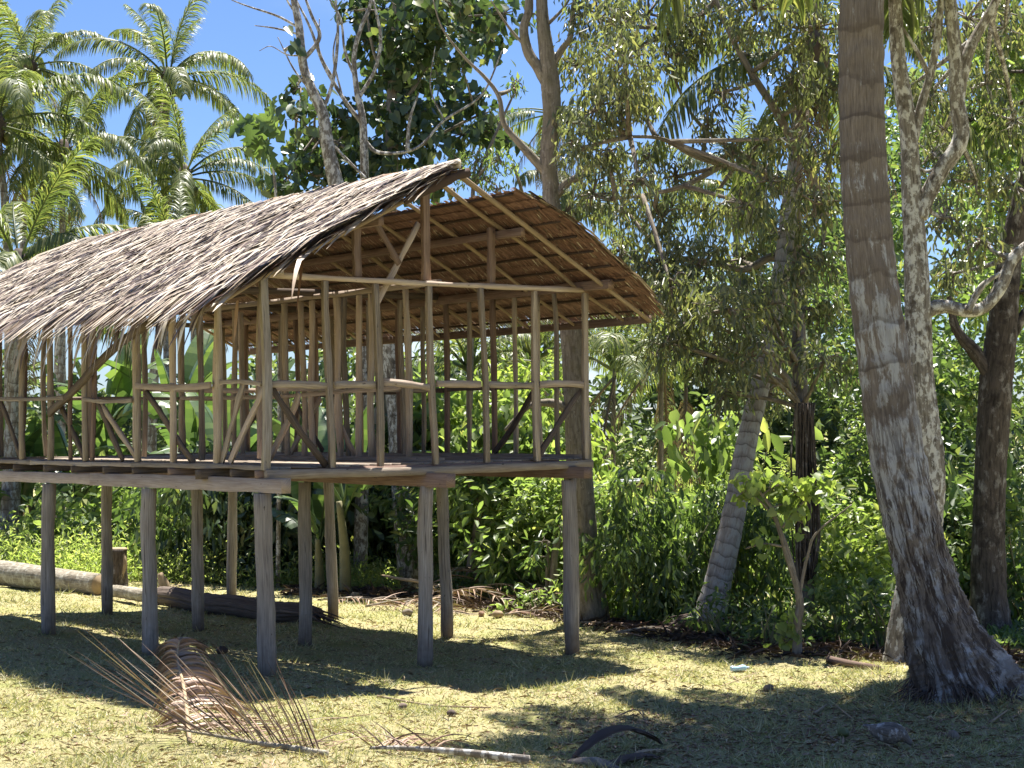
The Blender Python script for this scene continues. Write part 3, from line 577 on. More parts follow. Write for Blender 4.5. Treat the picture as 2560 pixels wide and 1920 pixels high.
def palm(name, label, pts, radii, scale=1.0, nf=22, dead=3, nuts=10, seed=0, mat=COCO_FAR, variants=FR, group=None, e0=0, cat='palm', az0=None, rings=60, sides=10):
    st = np.random.default_rng(seed); pts = np.array(pts, float); base = pts[0].copy(); root = thing(name, label, cat, base, 0, group)
    mb = MB(); mb.tube(pts - base, radii, sides, rings, wob=.03); mb.build('trunk', mat, root, True)
    top = pts[-1] - base; a = st.uniform(0, 6.28) if az0 is None else az0
    for k in range(nf):
        f = k / nf; vi = min(int(f * len(variants) * 1.0), len(variants) - 1)
        o = link('frond', variants[max(vi, e0)], root); a += 2.39996 + st.normal(0, .2)
        o.location = Vector(top) + Vector((math.cos(a) * .08, math.sin(a) * .08, -.25 * f))
        o.rotation_euler = (st.normal(0, .12), st.normal(0, .07), a); sz = scale * st.uniform(.85, 1.1) * (.8 if f < .1 else 1); o.scale = (sz,) * 3
    if nuts:
        mb = MB(); mb.tube([top + [0, 0, -.75], top + [0, 0, -.45], top + [0, 0, -.1], top + [0, 0, .25]], [radii[-1] * 1.05, .24, .26, .08], 9, 12, wob=.2); mb.build('crown_base', HUSK, root)
    for k in range(dead):
        o = link('dead_frond', FRD[k % 2], root); a2 = st.uniform(0, 6.28); o.location = Vector(top) + Vector((0, 0, -.35)); o.rotation_euler = (st.normal(0, .1), 0, a2); o.scale = (scale * .95,) * 3
    for k in range(nuts):
        o = link('coconut', NUTM, root); a2 = st.uniform(0, 6.28); o.location = Vector(top) + Vector((math.cos(a2) * .32, math.sin(a2) * .32, -.35 - st.uniform(0, .35))); o.rotation_euler = (st.normal(0, .4), st.normal(0, .4), 0)
    return root
def coco(label, tops, Y, w0=30, **k):           # tops: list of view pixels from ground up, first one is dropped onto the ground
    P = [at(x, y, Y) for x, y in tops]; P[0][2] = G(P[0][0], P[0][1]) - .1
    r = np.linspace(px(w0, Y) / 2 * 1.15, px(w0, Y) / 2 * .75, len(P)); r[0] *= 1.3
    return palm('coconut_palm', label, P, r, **k)
GP = 'coconut palms beyond the thatched roof'
coco('tallest coconut palm above the thatch, full crown against blue sky with nuts', [(370, 1100), (358, 600), (357, 300), (363, 160)], 60, 15, scale=.94, nf=18, seed=5, group=GP, nuts=7)
coco('coconut palm with low bushy crown just above the left thatch ridge', [(425, 1100), (420, 700), (408, 480), (398, 372)], 54, 17, scale=.9, nf=20, seed=8, group=GP, dead=3)
coco('coconut palm in the upper left corner, pale upright fronds', [(40, 1100), (48, 600), (58, 300), (66, 135)], 62, 15, scale=.9, nf=17, seed=12, group=GP)
coco('coconut palm with brown skirt of dead fronds over the left eave', [(128, 1100), (134, 700), (135, 480), (137, 320)], 48, 15, scale=.72, nf=17, dead=8, seed=17, group=GP)
coco('coconut palm at the left edge with broad sweeping fronds', [(20, 1100), (18, 650), (8, 420), (-8, 255)], 46, 17, scale=.95, nf=17, seed=23, group=GP)
coco('small far coconut palm showing its crown low between two trunks', [(120, 1000), (125, 700), (128, 600), (132, 535)], 74, 12, scale=.7, nf=18, seed=29, group=GP, dead=0)
coco('slanting coconut trunk with its crown hidden behind the left thatch', [(318, 1020), (330, 850), (350, 700), (385, 560)], 50, 22, scale=.8, nf=16, seed=31, group=GP)
coco('thick speckled coconut trunk seen through the leftmost studs', [(20, 1100), (28, 900), (35, 740), (40, 560)], 40, 32, scale=.9, nf=18, seed=37, group=GP)

# nearest coconut trunk, ringed
TY = 16.6
tr = [(2125, 1585, 310), (2110, 1550, 275), (2095, 1515, 238), (2068, 1450, 200), (2038, 1378, 162), (2010, 1284, 130), (1985, 1190, 119), (1962, 1095, 118), (1942, 1003, 117), (1924, 890, 115), (1910, 780, 112), (1895, 680, 108), (1880, 550, 104), (1868, 400, 100), (1862, 250, 97), (1860, 100, 97), (1862, 0, 95), (1875, -150, 92), (1893, -400, 88), (1915, -680, 80)]
P = np.array([at(x, y, TY + max(0, (-y) / 680) * 1.6) for x, y, _ in tr]); P[0][2] = min(P[0][2], G(P[0][0], P[0][1]) - .25)
base = P[2].copy(); base[2] = G(base[0], base[1])
near = thing('coconut_palm', 'thick leaning coconut trunk with dark rings nearest the camera on the right', 'palm', base)
n, sides = 420, 44
C = catmull(P, n); Rr = np.interp(np.linspace(0, len(tr) - 1, n), np.arange(len(tr)), [px(w_, TY) / 2 for *_, w_ in tr])
th = np.linspace(0, 2 * np.pi, sides + 1); Ln = np.concatenate([[0], np.cumsum(np.linalg.norm(np.diff(C, axis=0), axis=1))])
T = nrm(np.gradient(C, axis=0)); N = nrm(np.cross(T, [0, 1.0, 0])); B = np.cross(N, T)
hgt = C[:, 2] - base[2]
LL, TH = np.meshgrid(Ln, th, indexing='ij')
wig = .05 * np.sin(TH * 1 + LL * 2.1) + .03 * np.sin(3 * TH - LL * 1.3) ; wig = wig - wig[:, :1] * 0
ph = ((LL + wig) / .33) % 1.0
ring = -.004 * np.exp(-((ph - .5) / .12) ** 2) + .004 * np.sin(ph * 6.28)
low = np.clip(1 - hgt / 2.6, 0, 1)[:, None]
flare = np.clip(1 - hgt / .9, 0, 1)[:, None] ** 2
rough = .012 * np.sin(9 * TH + 3 * LL) * np.sin(17 * LL + 2 * TH) + .010 * np.sin(23 * TH + 11 * LL) * np.sin(5 * LL) + rng.normal(0, .004, TH.shape)
butt = .05 * np.sin(7 * TH + 1.0 + .8 * LL) + .04 * np.sin(13 * TH - LL * 2.5) + .05 * np.sin(4 * TH) + .03 * np.sin(29 * TH + 9 * LL) * np.sin(21 * LL)
R2 = Rr[:, None] + ring * (1 - low * .7) + rough * (.35 + 1.6 * low) + butt * flare
R2[:, -1] = R2[:, 0]
V = C[:, None] + R2[..., None] * (np.cos(TH)[..., None] * N[:, None] + np.sin(TH)[..., None] * B[:, None]) - base
i, j = np.meshgrid(np.arange(n - 1), np.arange(sides), indexing='ij'); k = sides + 1
q = np.stack([i * k + j, i * k + j + 1, (i + 1) * k + j + 1, (i + 1) * k + j], -1)
lowf = (hgt[:-1] < 2.35)
uv = np.stack([LL, TH * .25], -1).reshape(-1, 2)
a = MB(); a.add(V.reshape(-1, 3), [q.reshape(-1, 4)], uv); a.build('trunk', COCO_NEAR, near, True)
st = np.random.default_rng(91)
allr = MB()
for k in range(150):                             # short root fibres and torn husk at the foot
    a0 = st.uniform(0, 6.28); i0 = int(np.argmin(abs(hgt - st.uniform(.0, .14)))); p0 = C[i0] - base + Rr[i0] * .97 * np.array([math.cos(a0), math.sin(a0), 0]); a1_ = a0 + st.normal(0, .7); ln_ = st.uniform(.06, .3)
    p2 = p0 + np.array([math.cos(a1_), math.sin(a1_), 0]) * ln_; p2[2] = G(p2[0] + base[0], p2[1] + base[1]) - base[2] + st.uniform(-.02, .02); p1 = (p0 + p2) / 2 + np.array([0, 0, st.uniform(.0, .04)])
    rr_ = st.uniform(.004, .011); allr.tube([p0, p1, p2], [rr_, rr_ * .8, rr_ * .4], 4, 5)
o = allr.build('root_fibres', HUSK, near, True); o['kind'] = 'stuff'
top = C[-1] - base; aa = 0.3
for k in range(38):
    f = k / 38; o = link('frond', FR[min(int(f * 8), 7)], near); aa += 2.39996; o.location = Vector(top) + Vector((0, 0, -.2 * f)); o.rotation_euler = (st.normal(0, .1), st.normal(0, .06), aa); o.scale = (1.0,) * 3

# leaning coconut trunk in the bushes
P = [at(x, y, Y_) for x, y, Y_ in [(1520, 1380, 24.8), (1548, 1270, 24.9), (1585, 1110, 25.1), (1612, 960, 25.3), (1640, 840, 25.5), (1668, 700, 25.8), (1692, 560, 26), (1708, 430, 26.2), (1735, 240, 26.5), (1755, 90, 26.8)]]
P[0][2] = G(P[0][0], P[0][1]) - .1
lean = palm('coconut_palm', 'slender coconut trunk leaning right among bright bushes, mat of roots at its foot', P, [px(x, 25) / 2 for x in (80, 60, 50, 45, 43, 41, 40, 38, 36, 34)], scale=.75, nf=11, dead=4, nuts=5, seed=44, mat=COCO_GREY, rings=120, sides=16)
mb = MB(); st = np.random.default_rng(5)
for k in range(110):
    a0 = st.uniform(0, 6.28); r1 = st.uniform(.25, .75); p0 = np.array([math.cos(a0) * .17, math.sin(a0) * .17, st.uniform(.1, .35)]); p2 = np.array([math.cos(a0) * r1, math.sin(a0) * r1, 0]); p2[2] = G(P[0][0] + p2[0], P[0][1] + p2[1]) - P[0][2]
    mb.tube([p0, (p0 + p2) / 2 + [0, 0, .08], p2], [.014, .012, .006], 4, 5)
o = mb.build('root_mat', HUSK, lean, True); o['kind'] = 'stuff'

# ------------------------------------------------------------------ broadleaf trees
def blob_leaves(mb, c, r, n, ln, wd, tmpl, st, mode='out', squash=.8, per=7, spread=.35, shell=.35):
    nt_ = max(1, n // per)
    d = nrm(st.normal(0, 1, (nt_, 3))); rad = (shell + (1 - shell) * st.uniform(0, 1, nt_)) ** .6
    C_ = c + d * rad[:, None] * r * np.array([1, 1, squash])
    P = np.repeat(C_, per, 0) + st.normal(0, ln * spread * 1.6, (nt_ * per, 3)); out = nrm(np.repeat(d, per, 0)); m_ = len(P)
    if mode == 'droop':
        D = nrm(st.normal(0, .42, (m_, 3)) + out * .25 + np.array([0, 0, -.95])); N = nrm(st.normal(0, 1, (m_, 3)) + out * .4)
    elif mode == 'heart':
        D = nrm(st.normal(0, .55, (m_, 3)) + out * .35 + np.array([0, 0, -.75])); N = nrm(st.normal(0, .5, (m_, 3)) + out * .7 + np.array([0, 0, .5]))
    else:
        D = nrm(st.normal(0, .8, (m_, 3)) + out * .8 + np.array([0, 0, -.1])); N = nrm(st.normal(0, .55, (m_, 3)) + out * .35 + np.array([0, 0, .8]))
    leaves(mb, P, D, N, ln * st.uniform(.65, 1.25, m_), wd * st.uniform(.7, 1.2, m_), tmpl)
    return C_
def tree(name, label, limbs, blobs, leafmat, bark, ln, wd, tmpl, mode, dens, seed, cat='tree', group=None, ground=True, twigs=True, squash=.85, leafname='crown', per=7, twig_r=.02):
    """limbs: list of (points, radii) in world space, first is the trunk; blobs: (centre, radius)"""
    st = np.random.default_rng(seed); t0 = np.array(limbs[0][0], float)
    if ground: t0[0][2] = float(G(t0[0][0], t0[0][1])) - .1
    base = t0[0].copy(); base[2] += .1 if ground else 0
    root = thing(name, label, cat, base, 0, group)
    allp = []
    for k, (pp, rr) in enumerate(limbs):
        pp = t0 if k == 0 else np.array(pp, float)
        mb = MB(); mb.tube(pp - base, rr, 20 if k == 0 else 9, max(12, len(pp) * (16 if k == 0 else 9)), wob=.10); mb.build('trunk' if k == 0 else 'limb', bark, root, True)
        allp.append(catmull(pp - base, 30))
    allp = np.vstack(allp); mb = MB(); tw = MB()
    for c, r in blobs:
        c = np.asarray(c, float) - base; n = int(dens * r ** 2 * 60)
        C_ = blob_leaves(mb, c, r, n, ln, wd, tmpl, st, mode, squash, per)
        if twigs:
            hub = allp[np.argmin(np.linalg.norm(allp - c, axis=1))]
            mid = (hub + c) / 2 + st.normal(0, .08, 3) * r; tw.tube([hub, mid, c], [twig_r * 2.2, twig_r * 1.6, twig_r], 5, 8)
            for k in st.choice(len(C_), min(len(C_), 12), replace=False):
                e = C_[k]; tw.tube([c, (c + e) / 2 + st.normal(0, .12, 3) * r, e], [twig_r, twig_r * .7, twig_r * .3], 4, 5)
    if twigs and tw.n: tw.build('branches', bark, root, True)['kind'] = 'stuff'
    if mb.n: mb.build(leafname, leafmat, root)
    return root
def vp(lst, Y): return [at(x, y, Y if len(t_) < 1 else t_[0]) for x, y, *t_ in lst]
def vr(lst, Y): return [px(v_, Y) / 2 for v_ in lst]
def vb(lst, Y, jit=1.5, seed=1):
    st = np.random.default_rng(seed); return [(at(x, y, Y + st.uniform(-jit, jit)), px(r, Y)) for x, y, r in lst]

# big tree with hanging olive leaves
tree('broadleaf_tree', 'large tree with drooping olive leaves filling the sky right of the roof', [
    (vp([(1742, 1330, 24.2), (1736, 1100, 24.3), (1735, 950, 24.5), (1728, 800, 25.2), (1722, 600), (1715, 430), (1728, 250), (1755, 60), (1775, -220)], 27), vr([40, 34, 32, 32, 34, 36, 34, 30, 24], 25)),
    (vp([(1716, 440), (1683, 400), (1642, 371, 26.6), (1567, 357, 26), (1500, 335, 25.5), (1430, 300, 25), (1360, 295, 24.8)], 27), vr([24, 21, 18, 15, 12, 9, 6], 27)),
    (vp([(1695, 408), (1627, 350), (1582, 320), (1540, 295), (1490, 240), (1450, 150), (1420, 60)], 27), vr([16, 13, 11, 9, 7, 6, 4], 27)),
    (vp([(1782, 470), (1750, 370), (1715, 310), (1680, 246), (1631, 169), (1575, 70), (1540, -20)], 26), vr([24, 22, 20, 18, 15, 11, 7], 26)),
    (vp([(1726, 620), (1677, 556), (1612, 581), (1553, 572), (1478, 561), (1420, 590)], 26.5), vr([24, 20, 17, 13, 9, 6], 26)),
    (vp([(1730, 860), (1680, 800), (1600, 790), (1520, 760), (1450, 740)], 26.5), vr([20, 15, 11, 8, 5], 26)),
    (vp([(1560, 357, 26), (1480, 400), (1400, 420), (1330, 430)], 25.5), vr([14, 11, 8, 5], 26))],
    vb([(1290, 40, 80), (1400, 30, 95), (1520, 30, 95), (1640, 20, 85), (1760, 60, 80), (1250, 140, 62), (1350, 130, 85), (1450, 120, 70), (1620, 120, 62), (1720, 170, 65), (1285, 235, 72), (1250, 320, 50), (1340, 210, 70),
        (1395, 215, 50), (1310, 330, 62), (1280, 420, 55), (1350, 450, 62), (1340, 540, 60), (1430, 470, 60), (1520, 455, 60), (1610, 440, 62), (1790, 330, 55), (1780, 200, 60), (1700, 300, 45), (1760, 440, 60), (1420, 560, 72), (1510, 570, 75),
        (1600, 560, 70), (1690, 500, 50), (1770, 560, 62), (1400, 640, 60), (1480, 670, 75), (1570, 670, 75), (1660, 660, 66), (1760, 670, 60), (1440, 740, 55), (1530, 770, 68), (1620, 770, 66), (1700, 760, 58), (1780, 780, 58), (1570, 850, 50), (1660, 850, 48), (1580, 330, 40), (1650, 300, 45), (1400, 340, 40), (1460, 380, 45), (1380, 390, 40), (1530, 270, 40), (1560, 200, 45), (1490, 60, 60), (1340, 50, 60), (1230, 260, 35), (1660, 390, 45), (1720, 600, 50), (1610, 640, 55), (1450, 620, 50), (1350, 620, 40)], 25.5, 2.2, 7),
    LEAF_OLIVE, BARK_GREY, .16, .044, LANCE, 'droop', 27, 101)
# rope-like vines round its lower trunk
vine_root = thing('hanging_vine', 'dark rope-like vines clinging to the thin trunk between leaning palm and near palm', 'vine', onground(*at(1742, 1290, 23.95)[:2]))
vb0 = np.array(vine_root.location); st = np.random.default_rng(8)
for k in range(34):
    dx, dy = st.normal(0, 10), st.normal(0, .09); x0 = 1738 + dx
    pts = [at(x0 + st.normal(6, 8), 1255, 24.0 + dy), at(x0 + st.normal(6, 7), 1130, 24.0 + dy), at(x0 + st.normal(2, 6), 1000, 24.0 + dy), at(x0 + st.normal(0, 5), 870, 24.0 + dy)]
    mb = MB(); mb.tube(np.array(pts) - vb0, st.uniform(.008, .02), 5, 14); mb.build('vine_stem', BARK_DARK, vine_root, True)

# lichen tree behind the near palm
tree('broadleaf_tree', 'lichen-speckled tree with pale forking limbs just behind the nearest coconut trunk', [
    (vp([(1962, 1420), (1985, 1250), (2000, 1100), (2005, 1000), (1995, 900), (1985, 800), (1985, 700), (1979, 562), (1969, 422), (1962, 281), (1942, 141), (1934, 14), (1925, -150)], 21), vr([110, 82, 72, 68, 66, 64, 60, 52, 42, 36, 32, 28, 22], 21)),
    (vp([(1985, 470), (2000, 430), (2032, 369), (2076, 299), (2067, 211), (2064, 123), (2053, 0), (2050, -120)], 21), vr([40, 38, 36, 34, 32, 32, 28, 22], 21)),
    (vp([(2070, 230), (2080, 160), (2098, 100), (2150, 5), (2190, -80)], 21), vr([26, 26, 24, 20, 15], 21)),
    (vp([(1968, 330), (1990, 229), (2011, 158), (2028, 60), (2036, -60)], 21), vr([22, 20, 18, 16, 12], 21)),
    (vp([(1985, 690), (2010, 668), (2045, 662), (2090, 672), (2130, 660), (2165, 615), (2188, 560), (2235, 520), (2300, 480)], 21), vr([34, 32, 30, 30, 28, 28, 26, 22, 15], 21)),
    (vp([(2090, 672), (2120, 620), (2160, 590)], 20.9), vr([18, 14, 8], 21)),
    (vp([(2058, 330), (2040, 345), (2000, 370), (1940, 330)], 21), vr([10, 9, 7, 4], 21)),
    (vp([(2005, 158), (1975, 100), (1950, 60)], 21), vr([12, 9, 6], 21))],
    vb([(1950, 30, 60), (2010, 60, 60), (2090, 40, 70), (2170, 60, 75), (2010, 200, 55), (2040, 280, 50), (2130, 180, 70), (2190, 260, 70), (2010, 330, 45), (2110, 390, 60), (2190, 400, 55), (2040, 470, 50), (2120, 520, 60), (2060, 590, 50), (1950, 200, 40)], 23, 1.6, 9) + [(np.array(c_), r_) for c_, r_ in [((2.6, 18.2, 9.6), 1.1), ((4.0, 18.6, 10.2), 1.2), ((5.4, 18.4, 10.0), 1.2), ((1.6, 18.6, 9.8), .9), ((3.2, 17.2, 9.4), 1.0), ((4.8, 17.0, 9.6), 1.1), ((6.4, 17.6, 9.6), 1.1), ((2.3, 17.0, 9.5), 1.0), ((6.0, 19.2, 10.4), 1.1), ((1.4, 17.4, 9.4), 1.0), ((3.0, 16.2, 9.2), 1.1), ((4.4, 15.8, 9.2), 1.1), ((5.8, 16.2, 9.4), 1.2), ((2.0, 16.0, 9.3), .9), ((7.2, 16.6, 9.6), 1.2), ((3.6, 17.6, 9.9), 1.0)]],
    LEAF_OLIVE, BARK_PALE, .14, .042, OVAL, 'droop', 24, 103)
tree('broadleaf_tree', 'dark rough-barked tree trunk at the right edge of the picture', [
    (vp([(2142, 1400), (2136, 1280), (2135, 1150), (2140, 1000), (2150, 850), (2165, 720), (2175, 600), (2195, 480), (2220, 380), (2260, 200), (2300, -50)], 25), vr([105, 75, 66, 64, 70, 68, 56, 46, 44, 40, 30], 25)),
    (vp([(2150, 830), (2110, 765), (2082, 735), (2062, 700), (2050, 640)], 25), vr([34, 30, 26, 20, 10], 25)),
    (vp([(2160, 800), (2185, 730), (2212, 680), (2270, 600)], 25), vr([30, 26, 20, 10], 25))],
    vb([(2170, 30, 95), (2230, 130, 90), (2150, 150, 70), (2200, 300, 80), (2100, 260, 60), (2220, 450, 80), (2130, 640, 55), (2200, 620, 60)], 27.5, 1.0, 12),
    LEAF_BRIGHT, BARK_DARK, .22, .085, OVAL, 'heart', 16, 104)
# forked grey tree rising behind the right gable
tree('broadleaf_tree', 'grey forked tree whose mossy trunk stands right behind the house corner stilt', [
    (vp([(1282, 1350), (1266, 1200), (1252, 1000), (1245, 860), (1235, 720), (1215, 580), (1192, 450), (1190, 400), (1186, 330), (1192, 250), (1188, 175), (1180, 110), (1172, 40), (1168, -60), (1160, -220)], 26.2), vr([74, 56, 54, 54, 52, 46, 40, 38, 36, 38, 40, 32, 26, 22, 14], 26.2)),
    (vp([(1188, 195), (1165, 150), (1140, 110), (1132, 60), (1142, 20), (1140, -60)], 26.2), vr([26, 24, 22, 20, 20, 14], 26.2)),
    (vp([(1190, 150), (1215, 105), (1232, 80), (1238, 20), (1250, -40)], 26.2), vr([16, 15, 13, 10, 6], 26.2)),
    (vp([(1192, 385), (1155, 345), (1118, 305), (1088, 265), (1078, 210), (1050, 170), (1000, 120), (955, 60), (935, 0)], 26.2), vr([22, 20, 17, 13, 10, 8, 6, 4, 3], 26.2)),
    (vp([(1196, 430), (1225, 395), (1262, 375), (1300, 330)], 26.2), vr([20, 18, 15, 9], 26.2)),
    (vp([(1250, 905), (1220, 880), (1180, 870), (1140, 880), (1090, 930)], 26.2), vr([26, 22, 18, 12, 6], 26.2)),
    (vp([(1135, 100), (1100, 60), (1060, 0)], 26.2), vr([8, 6, 3], 26.2)),
    (vp([(1175, 60), (1215, 20), (1240, -20)], 26.2), vr([9, 6, 3], 26.2))],
    vb([(1110, 190, 28), (1150, 30, 22), (1250, -30, 70)], 26.2, .5, 13), LEAF_MID, BARK_MOSS, .13, .05, LANCE, 'droop', 14, 105)
# pale bare tree, two trunks
tree('bare_tree', 'pale bare-limbed tree leaning left out of the ridge, left of its twin', [
    (vp([(886, 1275), (868, 1060), (850, 800), (800, 560), (735, 425), (708, 320), (697, 245), (672, 190), (655, 140), (646, 60), (632, -20), (620, -150)], 33.5), vr([54, 46, 46, 42, 34, 28, 24, 22, 20, 18, 14, 10], 33.5)),
    (vp([(702, 290), (735, 330), (790, 385)], 33.5), vr([8, 7, 6], 33.5)),
    (vp([(655, 130), (690, 80), (672, 30), (650, -30)], 33.5), vr([10, 9, 7, 4], 33.5)),
    (vp([(646, 60), (600, 35), (540, 15), (500, 0)], 33.5), vr([6, 5, 4, 2], 33.5)), (vp([(648, 75), (600, 62), (550, 55)], 33.5), vr([5, 4, 2], 33.5)),
    (vp([(675, 200), (635, 150), (600, 80)], 33.5), vr([6, 4, 2], 33.5)), (vp([(697, 240), (720, 170), (730, 60), (720, -30)], 33.5), vr([9, 8, 6, 4], 33.5)),
    (vp([(720, 170), (690, 110), (690, 40)], 33.5), vr([5, 4, 2], 33.5)), (vp([(655, 120), (620, 118), (585, 100), (560, 110)], 33.5), vr([4, 3, 2, 1.5], 33.5)),
    (vp([(640, 30), (620, 0), (610, -40)], 33.5), vr([5, 4, 2], 33.5))],
    vb([(640, 185, 14), (625, 100, 12)], 33.5, .3, 14), LEAF_DARK, BARK_PALE, .25, .2, HEART, 'heart', 10, 106, per=5)
tree('bare_tree', 'thin pale bare tree with upright twigs rising straight from the ridge', [
    (vp([(778, 1275), (785, 900), (787, 600), (787, 390), (786, 300), (782, 250), (770, 190), (765, 120), (780, 60), (800, 10), (802, -60)], 34.2), vr([30, 26, 24, 20, 18, 16, 12, 10, 9, 8, 4], 34)),
    (vp([(785, 270), (740, 210), (700, 140), (670, 60), (640, 0)], 34.2), vr([10, 9, 8, 6, 4], 34)), (vp([(776, 210), (810, 150), (822, 80), (806, 0)], 34.2), vr([9, 8, 7, 5], 34)),
    (vp([(768, 170), (745, 110), (735, 40), (700, -20)], 34.2), vr([7, 6, 5, 3], 34)), (vp([(785, 300), (820, 330), (900, 320), (960, 260), (1040, 205), (1085, 110)], 34.2), vr([8, 8, 7, 6, 5, 3], 34)),
    (vp([(740, 210), (720, 120), (735, 40)], 34.2), vr([5, 4, 2], 34)), (vp([(960, 260), (930, 190), (940, 100)], 34.2), vr([4, 3, 2], 34)),
    (vp([(880, 325), (885, 260), (905, 200)], 34.2), vr([10, 7, 3], 34))],
    [], LEAF_DARK, BARK_PALE, .2, .15, HEART, 'heart', 1, 107)
# dark heart-leaved tree
tree('broadleaf_tree', 'dark tree with big heart-shaped leaves standing behind the roof ridge', [
    (vp([(824, 1275), (822, 1050), (826, 800), (838, 550), (846, 330), (850, 180), (856, 60), (860, -120)], 36.5), vr([34, 32, 32, 34, 30, 26, 20, 12], 36)),
    (vp([(848, 260), (900, 180), (940, 100), (960, 0)], 36.5), vr([12, 10, 7, 4], 36)), (vp([(840, 420), (760, 330), (690, 290), (640, 260)], 36.5), vr([12, 9, 6, 3], 36)),
    (vp([(846, 330), (930, 300), (1010, 260), (1060, 240)], 36.5), vr([10, 8, 6, 3], 36)), (vp([(850, 200), (810, 120), (790, 20)], 36.5), vr([10, 7, 4], 36))],
    vb([(760, 20, 40), (830, 20, 60), (900, 30, 62), (970, 10, 52), (1040, 20, 50), (1085, 30, 36), (800, 95, 45), (870, 100, 58), (940, 95, 55), (1010, 90, 40), (1060, 85, 36), (815, 165, 40), (880, 175, 55), (950, 170, 40), (1000, 150, 30),
        (650, 190, 30), (640, 250, 28), (690, 235, 30), (760, 255, 40), (820, 240, 40), (890, 250, 50), (960, 240, 45), (1020, 215, 35), (640, 310, 32), (690, 310, 40), (750, 320, 44), (810, 320, 48), (870, 330, 45), (930, 300, 36), (1000, 290, 40), (1060, 275, 38), (1090, 300, 25),
        (620, 385, 36), (680, 380, 45), (740, 385, 42), (830, 395, 50), (920, 390, 40), (600, 400, 26)], 36.5, 1.8, 15),
    LEAF_DARK, BARK_GREY, .25, .22, HEART, 'heart', 7.2, 108, per=4, twig_r=.015)
tree('feathery_tree', 'light green feathery tree peeping above the gable tip', [
    (vp([(1010, 1250), (1015, 800), (1020, 500), (1022, 400)], 34), vr([16, 14, 12, 8], 34)), (vp([(1022, 430), (1080, 440), (1150, 420)], 34), vr([5, 4, 2], 34))],
    vb([(985, 345, 32), (1030, 345, 36), (1080, 345, 34), (1050, 385, 32), (1000, 385, 30), (1110, 360, 20), (1120, 180, 18), (1150, 430, 20), (1075, 410, 22)], 34, .7, 16), LEAF_BRIGHT, BARK_GREY, .13, .035, LANCE, 'droop', 22, 109)
# breadfruit-like sapling with lobed yellowing leaves
st = np.random.default_rng(3); b0 = at(600, 1200, 33); b0[2] = G(b0[0], b0[1])
sap = thing('sapling', 'tall thin sapling with one tuft of yellow-green lobed leaves left of the bare tree', 'sapling', b0)
mb = MB(); top = at(552, 262, 33); mb.tube(np.array([b0, at(604, 800, 33), at(596, 430, 33), at(580, 320, 33), top]) - b0, [.05, .045, .03, .022, .015], 6, 24); mb.build('stem', BARK_PALE, sap, True)
LOBE = (np.array([[0, 0, 0], [.12, .22, .04], [.25, .12, .03], [.32, .45, .05], [.45, .16, .03], [.55, .48, .02], [.66, .16, 0], [.78, .32, -.05], [1, 0, -.18], [.78, -.32, -.05], [.66, -.16, 0], [.55, -.48, .02], [.45, -.16, .03], [.32, -.45, .05], [.25, -.12, .03], [.12, -.22, .04]]),
        [np.array([[0, 8, 7, 6, 5, 4, 3, 2, 1]]), np.array([[0, 15, 14, 13, 12, 11, 10, 9, 8]])])
for k in range(20):
    c = at(552 + st.normal(0, 22), 262 + st.normal(0, 22), 33 + st.normal(0, .25)) - b0; mb = MB()
    leaves(mb, c[None], nrm(st.normal(0, .5, (1, 3)) + np.array([0, 0, -.8])), nrm(st.normal(0, .5, (1, 3)) + np.array([0, -.8, .3])), [st.uniform(.45, .75)], [st.uniform(.35, .5)], LOBE); mb.build('leaf', LEAF_MID if k % 3 else LEAF_BRIGHT, sap)

# ------------------------------------------------------------------ banana plants
def banana_leaf(seed, L_=2.2, Wd_=.55, elev=1.2, bend=1.4, torn=.25):
    st = np.random.default_rng(seed); n = 20; t = np.linspace(0, 1, n); ang = elev - bend * t ** 1.6
    P = np.stack([np.concatenate([[0], np.cumsum(np.cos(ang)[:-1])]), np.zeros(n), np.concatenate([[0], np.cumsum(np.sin(ang)[:-1])])], -1) * L_ / (n - 1)
    mb = MB(); mb.tube(P, np.linspace(.03, .006, n), 5, n)
    wv = Wd_ / 2 * np.sin(np.pi * np.clip((t - .16) / .86, 0, 1) ** .8) ** .6
    up = np.stack([-np.sin(ang), np.zeros(n), np.cos(ang)], -1)
    for side in (1, -1):
        for k in range(3, n - 1):
            if st.random() < torn * .35: continue
            dr = st.uniform(-.25, .05) if st.random() < torn else 0.0
            def e(i, q): return P[i] + np.array([0, side * wv[i], 0]) * q + up[i] * wv[i] * (.35 * q - .45 * q * q + dr * q) + np.array([.06 * q, 0, 0])
            gap = st.random() < torn
            V = [P[k], P[k + 1], e(k + 1, .5), e(k, .5), e(k + 1, 1) + ((e(k, 1) - e(k + 1, 1)) * .25 if gap else 0), e(k, 1)]
            mb.add(V, [np.array([[0, 1, 2, 3], [3, 2, 4, 5]])])
    return mb.mesh('leaf', BANANA, True)
BAN = [banana_leaf(1, 2.3, .6, 1.35, .7, .1), banana_leaf(2, 2.3, .6, 1.15, 1.3, .25), banana_leaf(3, 2.4, .62, .95, 1.7, .4), banana_leaf(4, 2.1, .55, .6, 1.7, .55), banana_leaf(5, 1.8, .5, 1.5, .3, .0)]
